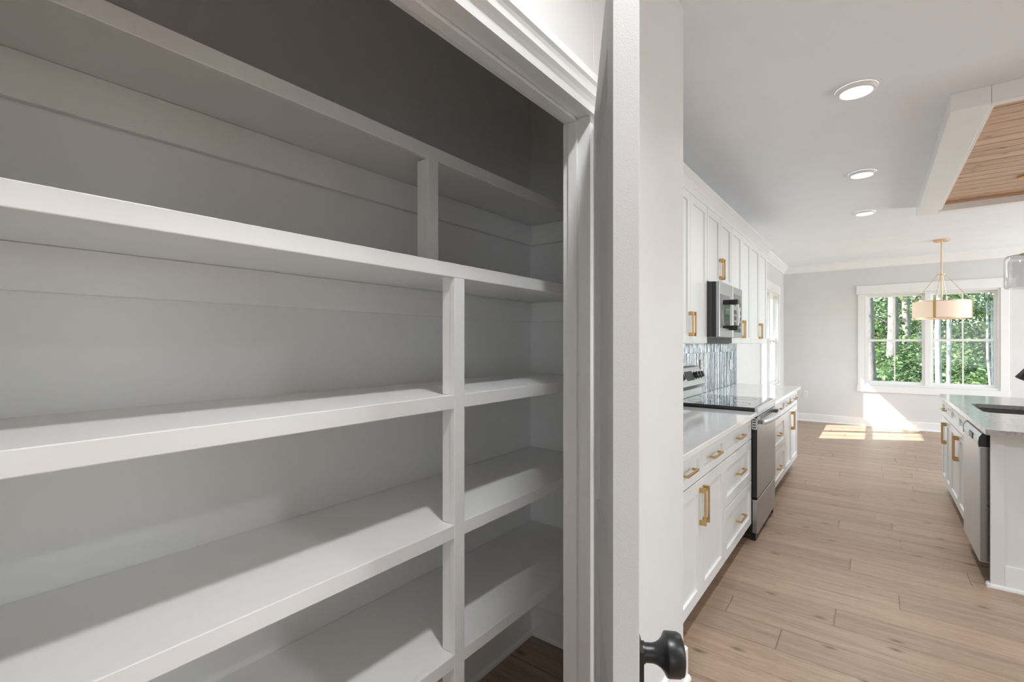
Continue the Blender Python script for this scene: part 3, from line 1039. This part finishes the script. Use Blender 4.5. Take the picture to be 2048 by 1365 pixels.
ie = empty('kitchen_island', (0.85, 3.85, 0))
tag(ie, 'white island end panel with corner stile and baseboard, facing the doorway', 'kitchen island')
def I_(o):
    o.location = (-0.85, -3.85, 0)
    return o
I_(box('end_panel', 0.545, 1.65, 3.855, 3.875, 0.0, 0.883, 'cab', ie))
I_(box('corner_stile', 0.532, 0.590, 3.838, 3.8545, 0.0, 0.883, 'cab', ie, 0.0015))
I_(box('baseboard', 0.5905, 1.65, 3.841, 3.8545, 0.0, 0.135, 'trim', ie, 0.003))
I_(MB().prism([(3.8375, 0), (3.822, 0), (3.824, 0.011), (3.830, 0.018), (3.8375, 0.020)], 'x', 0.519, 1.65).build('shoe_molding', 'trim', ie))
I_(MB().prism([(0.5315, 0), (0.516, 0), (0.518, 0.011), (0.524, 0.018), (0.5315, 0.020)], 'y', 3.822, 3.875).build('shoe_molding', 'trim', ie))
I_(box('back_panel', 1.105, 1.12, 3.876, 6.07, 0.0, 0.883, 'cab', ie))

# counter with a rounded-corner sink cut-out
SX0, SX1, SY0, SY1 = 0.615, 1.02, 4.66, 5.29
def rounded(x0, x1, y0, y1, r, n=6):
    pts = []
    for (cx, cy, a0) in ((x1 - r, y1 - r, 0), (x0 + r, y1 - r, 90), (x0 + r, y0 + r, 180), (x1 - r, y0 + r, 270)):
        for i in range(n + 1):
            a = math.radians(a0 + 90 * i / n)
            pts.append((cx + r * math.cos(a), cy + r * math.sin(a)))
    return pts
def plate_with_hole(outer, inner, z0, z1):
    bm = bmesh.new()
    def loop(pts, z):
        vs = [bm.verts.new((p[0], p[1], z)) for p in pts]
        return vs, [bm.edges.new((vs[i], vs[(i + 1) % len(vs)])) for i in range(len(vs))]
    data = []
    for z in (z0, z1):
        vo, eo = loop(outer, z)
        vi, ei = loop(inner, z)
        bmesh.ops.triangle_fill(bm, use_beauty=True, edges=eo + ei)
        data.append((vo, vi))
    for which in (0, 1):
        a, b_ = data[0][which], data[1][which]
        for i in range(len(a)):
            j = (i + 1) % len(a)
            bm.faces.new((a[i], a[j], b_[j], b_[i]))
    bmesh.ops.recalc_face_normals(bm, faces=bm.faces)
    me = bpy.data.meshes.new('island_countertop')
    bm.to_mesh(me)
    bm.free()
    return me
me = plate_with_hole(rounded(IX, 1.62, IYN, IYF, 0.012, 3), rounded(SX0, SX1, SY0, SY1, 0.07), 0.8845, 0.915)
me.materials.append(M['quartz_grey'])
ict = bpy.data.objects.new('island_countertop', me)
C.objects.link(ict)
tag(ict, 'pale grey quartz island countertop with a sink cut-out', 'countertop')
# undermount sink bowl
sk = empty('sink', ((SX0 + SX1) / 2, (SY0 + SY1) / 2, 0.68))
tag(sk, 'brushed steel undermount sink in the island', 'sink')
rim = rounded(SX0 - 0.006, SX1 + 0.006, SY0 - 0.006, SY1 + 0.006, 0.075)
flo = rounded(SX0 + 0.02, SX1 - 0.02, SY0 + 0.02, SY1 - 0.02, 0.07)
ox, oy = (SX0 + SX1) / 2, (SY0 + SY1) / 2
n = len(rim)
sb = MB()
vs = [(x - ox, y - oy, 0.883 - 0.68) for x, y in rim] + [(x - ox, y - oy, 0.70 - 0.68) for x, y in flo]
fs = [(i, (i + 1) % n, n + (i + 1) % n, n + i) for i in range(n)] + [tuple(range(n, 2 * n))]
sb.raw(vs, fs)
bowl = sb.build('bowl', 'sinksteel', sk, 0, True)
MB().lathe([(0.045, 0.0205), (0.045, 0.023), (0.03, 0.0225), (0.002, 0.021)], (0.05, 0, 0), (0, 0, 1), 28, False).build('drain', 'steel', sk, 0, True)
# black gooseneck faucet with flared spray head
fc = empty('faucet', (1.10, 4.93, 0.915))
tag(fc, 'matte black gooseneck faucet over the island sink', 'faucet')
MB().lathe([(0.028, 0.0005), (0.028, 0.010), (0.020, 0.016), (0.017, 0.09), (0.0145, 0.10)], (0, 0, 0), (0, 0, 1), 24).build('base', 'blackmetal', fc, 0, True)
pts = [(0, 0, 0.09), (0, 0, 0.28)]
for i in range(0, 11):
    a = math.radians(i * 15)
    pts.append((-0.105 + 0.105 * math.cos(a), 0, 0.30 + 0.105 * math.sin(a)))
MB().tube(pts, 0.0125, 14).build('spout', 'blackmetal', fc, 0, True)
e = Vector(pts[-1]); d = (Vector(pts[-1]) - Vector(pts[-2])).normalized()
d = Vector((-0.5, -0.05, -0.866)).normalized()
MB().lathe([(0.014, -0.004), (0.0165, 0.03), (0.024, 0.10), (0.029, 0.135), (0.029, 0.142), (0.022, 0.144)], e, d, 24).build('spray_head', 'blackmetal', fc, 0, True)
MB().tube([(0, 0.018, 0.06), (0, 0.06, 0.075), (0, 0.10, 0.10)], 0.0065, 10).build('lever', 'blackmetal', fc, 0, True)

# dishwasher
DY0, DY1 = 3.893, 4.498
dw = empty('dishwasher', (0.82, (DY0 + DY1) / 2, 0))
tag(dw, 'stainless dishwasher with black end caps at the doorway end of the island', 'dishwasher')
def D_(o):
    o.location = (-0.82, -(DY0 + DY1) / 2, 0)
    return o
D_(box('tub', 0.565, 1.10, DY0 + 0.004, DY1 - 0.004, 0.11, 0.878, 'greyplastic', dw))
D_(box('toe_panel', 0.60, 0.62, DY0 + 0.01, DY1 - 0.01, 0.0, 0.1095, 'black', dw))
ddo = D_(box('door', 0.492, 0.560, DY0, DY1, 0.115, 0.795, 'steel', dw, 0.004))
cp = [(0.560, 0.7965), (0.492, 0.7965), (0.490, 0.82), (0.494, 0.846), (0.505, 0.864), (0.522, 0.872), (0.560, 0.872)]
cpn = D_(MB().prism(cp, 'y', DY0 + 0.008, DY1 - 0.008).build('control_panel', 'steel', dw))
cpo = [(0.561, 0.790), (0.4895, 0.790), (0.4885, 0.82), (0.4925, 0.847), (0.504, 0.866), (0.522, 0.874), (0.561, 0.874)]
for (a, b_) in ((DY0 - 0.0005, DY0 + 0.0075), (DY1 - 0.0075, DY1 + 0.0005)):
    D_(MB().prism(cpo, 'y', a, b_).build('end_cap', 'blackmetal', dw))
D_(box('top_gasket', 0.523, 0.56, DY0 + 0.01, DY1 - 0.01, 0.8725, 0.881, 'black', dw))
dp = MB().box(0.4870, 0.4915, 4.10, 4.23, 0.806, 0.840)
D_(dp.build('display', 'black', dw))
D_(box('side_edge', 0.497, 0.556, DY0 - 0.0012, DY0 - 0.0002, 0.12, 0.788, 'steeld', dw))

# ------------------------------------------------------------------ ceiling frame with wood planks
tf = empty('ceiling_frame', (0.34, 3.62, CEIL))
tag(tf, 'white box frame on the ceiling round a stained wood plank panel', 'ceiling frame')
FX0, FX1, FY0, FY1 = 0.342, 2.05, 3.62, 6.40
fz0 = 2.702
def F_(o):
    o.location = (-0.34, -3.62, -CEIL)
    return o
F_(box('beam', FX0, FX0 + 0.165, FY0, FY1, fz0, CEIL - 0.0005, 'trim', tf, 0.002))
F_(box('beam', FX1 - 0.165, FX1, FY0, FY1, fz0, CEIL - 0.0005, 'trim', tf, 0.002))
F_(box('beam', FX0 + 0.166, FX1 - 0.166, FY0, FY0 + 0.055, fz0 + 0.001, CEIL - 0.0005, 'trim', tf, 0.002))
F_(box('beam', FX0 + 0.166, FX1 - 0.166, FY1 - 0.105, FY1, fz0 + 0.001, CEIL - 0.0005, 'trim', tf, 0.002))
F_(box('inner_trim', FX0 + 0.166, FX0 + 0.188, FY0 + 0.056, FY1 - 0.106, fz0 + 0.012, CEIL - 0.0005, 'trim', tf, 0.002))
F_(box('inner_trim', FX1 - 0.188, FX1 - 0.166, FY0 + 0.056, FY1 - 0.106, fz0 + 0.012, CEIL - 0.0005, 'trim', tf, 0.002))
wx0, wx1 = FX0 + 0.189, FX1 - 0.189
wy0, wy1 = FY0 + 0.057, FY1 - 0.107
npl = 19
pw = (wy1 - wy0) / npl
pme = None
F_(box('backing_board', wx0, wx1, wy0, wy1, CEIL - 0.0012, CEIL - 0.0004, 'toe', tf))
for i in range(npl):
    if pme is None:
        L_ = wx1 - wx0
        b_ = 0.007
        vs = [(0, 0.002, 0.0), (L_, 0.002, 0.0), (L_, pw - 0.002, 0.0), (0, pw - 0.002, 0.0),
              (0, 0.002, -0.006), (L_, 0.002, -0.006), (L_, pw - 0.002, -0.006), (0, pw - 0.002, -0.006),
              (0, b_, -0.012), (L_, b_, -0.012), (L_, pw - b_, -0.012), (0, pw - b_, -0.012)]
        fs = [(8, 11, 10, 9)]
        for a in range(4):
            c = (a + 1) % 4
            fs += [(a, 4 + a, 4 + c, c), (4 + a, 8 + a, 8 + c, 4 + c)]
        pme = bpy.data.meshes.new('plank')
        pme.from_pydata(vs, [], fs)
        pme.materials.append(M['pine'])
    o = bpy.data.objects.new('plank', pme)
    C.objects.link(o)
    o.parent = tf
    o.location = (wx0 - 0.34, wy0 + i * pw - 3.62, -0.0014)
F_(box('edge_strip', wx0, wx1, wy1 - 0.02, wy1, CEIL - 0.038, CEIL - 0.0135, 'pine', tf, 0.003))

# ------------------------------------------------------------------ pendants
pd = empty('dining_pendant', (0.726, 8.632, CEIL))
tag(pd, 'brass dining pendant with a cream drum shade on a long rod', 'pendant light')
MB().lathe([(0.085, -0.0005), (0.085, -0.018), (0.078, -0.024), (0.012, -0.026)], (0, 0, 0), (0, 0, 1), 36).build('canopy', 'palegold', pd, 0, True)
for a in (-0.05, 0.05):
    MB().lathe([(0.006, -0.0245), (0.005, -0.032), (0.001, -0.033)], (a, 0.01, 0), (0, 0, 1), 12).build('screw', 'gold', pd, 0, True)
zt, zb, zh, DR = 1.962 - CEIL, 1.738 - CEIL, 2.327 - CEIL, 0.305
MB().lathe([(0.0085, zb + 0.02), (0.0085, -0.026)], (0, 0, 0), (0, 0, 1), 14).build('rod', 'palegold', pd, 0, True)
MB().lathe([(0.010, zh + 0.006), (0.045, zh + 0.006), (0.045, zh - 0.006), (0.010, zh - 0.006)], (0, 0, 0), (0, 0, 1), 28).build('hub', 'palegold', pd, 0, True)
sh = MB().lathe([(DR, zb + 0.004), (DR, zt - 0.004), (DR - 0.003, zt - 0.004), (DR - 0.003, zb + 0.004), (DR, zb + 0.004)], (0, 0, 0), (0, 0, 1), 72, False).build('shade', 'shade', pd, 0, True)
for z in (zb, zt):
    MB().lathe([(DR - 0.005, z - 0.005), (DR + 0.003, z - 0.005), (DR + 0.003, z + 0.005), (DR - 0.005, z + 0.005), (DR - 0.005, z - 0.005)], (0, 0, 0), (0, 0, 1), 72, False).build('ring', 'palegold', pd, 0, True)
view = math.atan2(-8.632, -0.726)
for q in range(4):
    a = view + math.radians(-13 + 90 * q)
    cx, cy = math.cos(a), math.sin(a)
    tx, ty = -cy, cx
    w = 0.014
    vs = []
    for rr_ in (DR - 0.004, DR + 0.005):
        for (sw, z) in ((-w, zb), (w, zb), (w, zt), (-w, zt)):
            vs.append((cx * rr_ + tx * sw, cy * rr_ + ty * sw, z))
    MB().raw(vs, [(0, 1, 2, 3), (4, 5, 6, 7), (0, 1, 5, 4), (1, 2, 6, 5), (2, 3, 7, 6), (3, 0, 4, 7)]).build('strap', 'gold', pd)
    MB().tube([(cx * 0.04, cy * 0.04, zh), (cx * (DR - 0.008), cy * (DR - 0.008), zt)], 0.0035, 8).build('stay_rod', 'palegold', pd, 0, True)
MB().lathe([(DR - 0.012, zb + 0.010), (0.02, zb + 0.010)], (0, 0, 0), (0, 0, 1), 48, False).build('diffuser', 'shade', pd)

gp_ = empty('island_pendant', (1.02, 5.70, CEIL))
tag(gp_, 'clear glass island pendant with brass socket and glowing bulb', 'pendant light')
MB().lathe([(0.07, -0.0135), (0.07, -0.028), (0.012, -0.036)], (0, 0, 0), (0, 0, 1), 32).build('canopy', 'gold', gp_, 0, True)
g0, g1 = 1.858 - CEIL, 2.135 - CEIL
MB().lathe([(0.006, g1 - 0.01), (0.006, -0.03)], (0, 0, 0), (0, 0, 1), 12).build('rod', 'gold', gp_, 0, True)
MB().lathe([(0.030, g1 + 0.012), (0.055, g1 + 0.010), (0.055, g1 - 0.002), (0.03, g1 - 0.004)], (0, 0, 0), (0, 0, 1), 28).build('cap', 'gold', gp_, 0, True)
gm, gnt, gb = new_mat('clear_blown_glass')
gb.inputs['Transmission Weight'].default_value = 1.0
gb.inputs['Roughness'].default_value = 0.0
gb.inputs['IOR'].default_value = 1.35
M['blown'] = gm
MB().lathe([(0.145, g0), (0.150, g0 + 0.03), (0.150, g1 - 0.035), (0.135, g1 - 0.010), (0.06, g1), (0.03, g1), (0.03, g1 - 0.004), (0.06, g1 - 0.004),
            (0.132, g1 - 0.014), (0.1465, g1 - 0.037), (0.1465, g0 + 0.03), (0.1415, g0), (0.145, g0)], (0, 0, 0), (0, 0, 1), 56, False).build('glass_shade', 'blown', gp_, 0, True)
MB().lathe([(0.006, g0 + 0.035), (0.030, g0 + 0.035), (0.030, g0 + 0.045), (0.018, g0 + 0.050), (0.018, g0 + 0.095), (0.004, g0 + 0.096)], (0, 0, 0), (0, 0, 1), 24).build('socket', 'gold', gp_, 0, True)
MB().lathe([(0.012, g0 + 0.097), (0.024, g0 + 0.118), (0.027, g0 + 0.140), (0.020, g0 + 0.162), (0.002, g0 + 0.172)], (0, 0, 0), (0, 0, 1), 24).build('bulb', 'bulb', gp_, 0, True)
MB().tube([(0.0, 0.0, g0 + 0.04), (0.075, 0.0, g0 + 0.04), (0.085, 0.0, g0 + 0.06), (0.085, 0, g1 - 0.02), (0.04, 0, g1 - 0.008)], 0.004, 8).build('bracket_arm', 'gold', gp_, 0, True)

# ------------------------------------------------------------------ windows (local: x along the wall, y outwards, z up)
def window(name, loc, rz, w, z0, z1, label, reveal=0.0):
    r = empty(name, loc, rz)
    structure(r, label)
    h = z1 - z0
    x0, x1 = -w / 2, w / 2
    # casing on the room side (y < 0)
    cs = 0.092
    MB().box(x0 - cs, x0 - 0.004, -0.018, -0.0005, z0 - 0.012, z1 + 0.002).build('side_casing', 'trim', r, 0.0015)
    MB().box(x1 + 0.004, x1 + cs, -0.018, -0.0005, z0 - 0.012, z1 + 0.002).build('side_casing', 'trim', r, 0.0015)
    MB().box(x0 - cs - 0.022, x1 + cs + 0.022, -0.024, -0.0005, z1 + 0.003, z1 + 0.150).build('head_casing', 'trim', r, 0.0015)
    MB().box(x0 - cs - 0.012, x1 + cs + 0.012, -0.018, -0.0005, z0 - 0.120, z0 - 0.013).build('sill_casing', 'trim', r, 0.0015)
    # jamb liner
    for (a, b_) in ((x0, x0 + 0.020), (x1 - 0.020, x1)):
        MB().box(a, b_, -0.002, 0.118, z0, z1).build('jamb', 'trim', r)
    MB().box(x0 + 0.0205, x1 - 0.0205, -0.002, 0.118, z1 - 0.020, z1).build('head_jamb', 'trim', r)
    MB().box(x0 + 0.0205, x1 - 0.0205, -0.002, 0.118, z0, z0 + 0.022).build('sill', 'trim', r)
    mw = 0.036
    MB().box(-mw, mw, 0.012, 0.115, z0 + 0.0225, z1 - 0.0205).build('mullion', 'trim', r, 0.002)
    zm = z0 + h * 0.488
    for (a, b_) in ((x0 + 0.021, -mw - 0.0005), (mw + 0.0005, x1 - 0.021)):
        for (za, zb_, ya) in ((z0 + 0.023, zm + 0.020, 0.040), (zm - 0.016, z1 - 0.021, 0.074)):
            f = MB()
            sw, rw = 0.034, 0.034
            yb_ = ya + 0.030
            f.box(a, a + sw, ya, yb_, za, zb_).box(b_ - sw, b_, ya, yb_, za, zb_)
            f.box(a + sw, b_ - sw, ya, yb_, za, za + rw + (0.012 if ya < 0.05 else 0)).box(a + sw, b_ - sw, ya, yb_, zb_ - rw, zb_)
            s = f.build('sash', 'trim', r)
            xm = (a + b_) / 2
            MB().box(xm - 0.009, xm + 0.009, ya + 0.006, ya + 0.022, za + rw, zb_ - rw).build('muntin', 'trim', s)
            MB().box(a + sw - 0.004, b_ - sw + 0.004, ya + 0.0135, ya + 0.0165, za + rw - 0.004, zb_ - rw + 0.004).build('pane', 'glass', s)
    return r
window('window_1', ((WF0 + WF1) / 2, YF, 0), 0.0, WF1 - WF0, FZ0, FZ1, 'white twin double hung window in the dining wall facing trees')
window('window_2', (XW, (WL0 + WL1) / 2, 0), math.radians(90), WL1 - WL0, WZ0, WZ1, 'white twin double hung window beside the wall cabinets')

# floor register under the far window
fv = empty('floor_vent', (0.50, 9.83, 0))
tag(fv, 'slim tan floor register under the dining window', 'floor vent')
MB().box(-0.16, 0.16, -0.055, 0.055, 0.0004, 0.004).build('frame', 'palegold', fv, 0.001)
for i in range(14):
    MB().box(-0.14 + i * 0.0205, -0.14 + i * 0.0205 + 0.011, -0.038, 0.038, 0.0041, 0.0047).build('slot', 'dark', fv)

# ------------------------------------------------------------------ woodland outside
gz = -0.75
gr = MB()
gr.box(-30, 30, YF + 0.14, 70, gz - 0.3, gz).box(-40, -1.46, -20, 70, gz - 0.3, gz - 0.001)
structure(gr.build('ground', 'ground'), 'leafy woodland ground outside the windows')

def leaf_mesh(name, n, clusters, spread, size, mat, seed, flat=0.6):
    r = np.random.default_rng(seed)
    cl = np.asarray(clusters)
    idx = r.integers(0, len(cl), n)
    off = r.normal(0, 1, (n, 3)) * spread
    off[:, 2] *= flat
    ctr = cl[idx] + off
    # leaf axes
    d = r.normal(0, 1, (n, 3)); d[:, 2] = d[:, 2] * 0.5 - 0.25
    d /= np.linalg.norm(d, axis=1, keepdims=True)
    up = r.normal(0, 0.5, (n, 3)); up[:, 2] += 1.0
    s = np.cross(d, up)
    s /= np.linalg.norm(s, axis=1, keepdims=True) + 1e-9
    nrm = np.cross(s, d)
    ln = size * r.uniform(0.6, 1.4, (n, 1))
    wd = ln * 0.32
    v = np.empty((n, 4, 3))
    v[:, 0] = ctr - d * ln * 0.5
    v[:, 1] = ctr + s * wd + nrm * wd * 0.3
    v[:, 2] = ctr + d * ln * 0.5
    v[:, 3] = ctr - s * wd + nrm * wd * 0.3
    me = bpy.data.meshes.new(name)
    me.vertices.add(n * 4)
    me.vertices.foreach_set('co', v.reshape(-1))
    me.loops.add(n * 4)
    me.loops.foreach_set('vertex_index', np.arange(n * 4, dtype=np.int32))
    me.polygons.add(n)
    me.polygons.foreach_set('loop_start', np.arange(0, n * 4, 4, dtype=np.int32))
    me.polygons.foreach_set('loop_total', np.full(n, 4, dtype=np.int32))
    me.materials.append(M[mat])
    me.update()
    me.validate()
    return me

def trunk_pts(h, lean, seed, n=8):
    r = random.Random(seed)
    return [(lean[0] * i / n + r.uniform(-0.03, 0.03) * (i > 0), lean[1] * i / n + r.uniform(-0.03, 0.03) * (i > 0), h * i / n) for i in range(n + 1)]

def tree(x, y, h, rad, mat, lean, label, seed, crown, group='trees beyond the dining window', branches=5):
    """crown: (leaf count, first height, spread radius, leaf material)"""
    r = random.Random(seed)
    t = empty('tree', (x, y, gz))
    tag(t, label, 'tree', group)
    pts = trunk_pts(h, lean, seed)
    MB().tube(pts, [rad * (1.25 if i == 0 else 1.0 - 0.75 * i / 8) for i in range(9)], 12).build('trunk', mat, t, 0, True)
    cl = []
    for b in range(branches):
        f = crown[1] / h + (0.95 - crown[1] / h) * (b + r.uniform(0.1, 0.9)) / branches
        i = min(7, int(f * 8))
        p0 = Vector(pts[i])
        a = r.uniform(0, 2 * math.pi)
        L = crown[2] * r.uniform(0.6, 1.1)
        p1 = p0 + Vector((math.cos(a) * L * 0.5, math.sin(a) * L * 0.5, L * 0.28))
        p2 = p0 + Vector((math.cos(a) * L, math.sin(a) * L, L * 0.42))
        MB().tube([p0, p1, p2], [rad * 0.35, rad * 0.2, rad * 0.07], 7).build('branch', mat, t, 0, True)
        cl += [p1, p2, (p1 + p2) / 2 + Vector((r.uniform(-.3, .3), r.uniform(-.3, .3), r.uniform(-.2, .3)))]
    for q in range(14):
        a = r.uniform(0, 2 * math.pi)
        R = crown[2] * math.sqrt(r.random())
        zz = r.uniform(crown[1], h)
        i = min(7, int(zz / h * 8))
        cl.append(Vector(pts[i]) * Vector((1, 1, 0)).length_squared ** 0 + Vector((math.cos(a) * R, math.sin(a) * R, zz - pts[i][2])))
    if crown[0]:
        me = leaf_mesh('foliage', crown[0], [tuple(c) for c in cl], crown[2] * 0.26, 0.13, crown[3], seed)
        o = bpy.data.objects.new('foliage', me)
        C.objects.link(o)
        o.parent = t
    return t
# trunks one can pick out through the panes
tree(-0.02, 13.6, 9.0, 0.105, 'bark', (-0.22, 0.2), 'rough barked leaning trunk at the inner edge of the first sash', 1, (1800, 4.2, 1.8, 'leaf'))
tree(0.40, 17.2, 10.0, 0.155, 'bark', (0.05, 0.1), 'thick grey trunk just inside the first muntin', 2, (3200, 2.9, 2.2, 'leaf2'))
tree(0.74, 18.6, 10.0, 0.125, 'bark', (0.12, 0.0), 'grey trunk between the first muntin and the window mullion', 3, (3200, 2.9, 2.0, 'leaf'))
tree(1.06, 13.0, 9.5, 0.062, 'palebark', (0.0, 0.1), 'straight pale trunk just past the window mullion', 4, (1500, 4.6, 1.5, 'leaf2'))
tree(1.34, 14.8, 9.5, 0.050, 'palebark', (0.10, 0.0), 'slim pale trunk beside the straight pale one', 5, (1500, 4.0, 1.5, 'leaf'))
tree(2.02, 14.2, 7.5, 0.030, 'palebark', (-0.22, 0.2), 'thin bent pale sapling at the outer edge of the second sash', 6, (1500, 2.4, 1.1, 'leaf2'), branches=4)
tree(2.12, 14.9, 7.5, 0.026, 'palebark', (-0.05, 0.0), 'thin upright sapling behind the bent pale one', 16, (1500, 3.0, 1.1, 'leaf'), branches=4)
# deeper trees and undergrowth: a leafy mass nobody could count, kept as stuff
wd = empty('woodland', (0.5, 22, gz))
tag(wd, 'dense green mass of distant trees and undergrowth outside the dining window', 'woodland', kind='stuff')
def off(p):
    return (p[0] - 0.5, p[1] - 22, p[2])
rt = random.Random(21)
tk = MB()
tcl = {'leaf': [], 'leaf2': []}
for i in range(12):
    x = -7 + i * 1.35 + rt.uniform(-0.4, 0.4)
    y = 21 + rt.uniform(0, 7)
    h = rt.uniform(8, 11)
    rad = rt.uniform(0.08, 0.16)
    pts = [off((x + p[0], y + p[1], p[2])) for p in trunk_pts(h, (rt.uniform(-.4, .4), rt.uniform(-.3, .3)), 40 + i)]
    tk.tube(pts, [rad * (1.25 if q == 0 else 1.0 - 0.75 * q / 8) for q in range(9)], 10)
    for q in range(34):
        aa = rt.uniform(0, 2 * math.pi)
        R = 2.6 * math.sqrt(rt.random())
        zz = rt.uniform(1.2, h)
        k8 = min(7, int(zz / h * 8))
        tcl['leaf' if i % 2 else 'leaf2'].append((pts[k8][0] + math.cos(aa) * R, pts[k8][1] + math.sin(aa) * R, zz))
tk.build('trunks', 'bark', wd, 0, True)['kind'] = 'stuff'
for q, mt in enumerate(('leaf', 'leaf2')):
    o = bpy.data.objects.new('tree_foliage', leaf_mesh('tree_foliage', 26000, tcl[mt], 0.65, 0.13, mt, 300 + q))
    C.objects.link(o); o.parent = wd; o['kind'] = 'stuff'
sp = random.Random(5)
scl = {'leaf': [], 'leaf2': []}
stems = MB()
cnt = 0
for row, (yy, n, zsc) in enumerate(((16.3, 8, 0.72), (18.2, 10, 1.0), (20.4, 11, 1.35), (23.0, 12, 1.7), (26.5, 12, 2.2))):
    for i in range(n):
        x, y, s_ = -6.5 + (i + sp.uniform(0.1, 0.9)) * 14.5 / n, yy + sp.uniform(-0.7, 0.7), zsc * sp.uniform(0.85, 1.2)
        sx = 1.15 * max(1, s_ * 0.9)
        for c in range(60):
            aa = sp.uniform(0, 2 * math.pi)
            R = 1.05 * math.sqrt(sp.random())
            scl['leaf2' if cnt % 3 == 1 else 'leaf'].append(off((x + math.cos(aa) * R * sx, y + math.sin(aa) * R * sx, sp.uniform(0.15, 2.3) * (1 - 0.35 * R) * s_)))
        for q in range(5):
            aa = sp.uniform(0, 2 * math.pi)
            stems.tube([off((x, y, 0)), off((x + math.cos(aa) * 0.25, y + math.sin(aa) * 0.25, 0.8 * s_)), off((x + math.cos(aa) * 0.6, y + math.sin(aa) * 0.6, 1.7 * s_))], [0.018, 0.012, 0.005], 5)
        cnt += 1
stems.build('stems', 'bark', wd)['kind'] = 'stuff'
for q, mt in enumerate(('leaf', 'leaf2')):
    o = bpy.data.objects.new('undergrowth', leaf_mesh('undergrowth', 200000 if mt == 'leaf' else 100000, scl[mt], 0.22, 0.115, mt, 500 + q, 0.5))
    C.objects.link(o); o.parent = wd; o['kind'] = 'stuff'
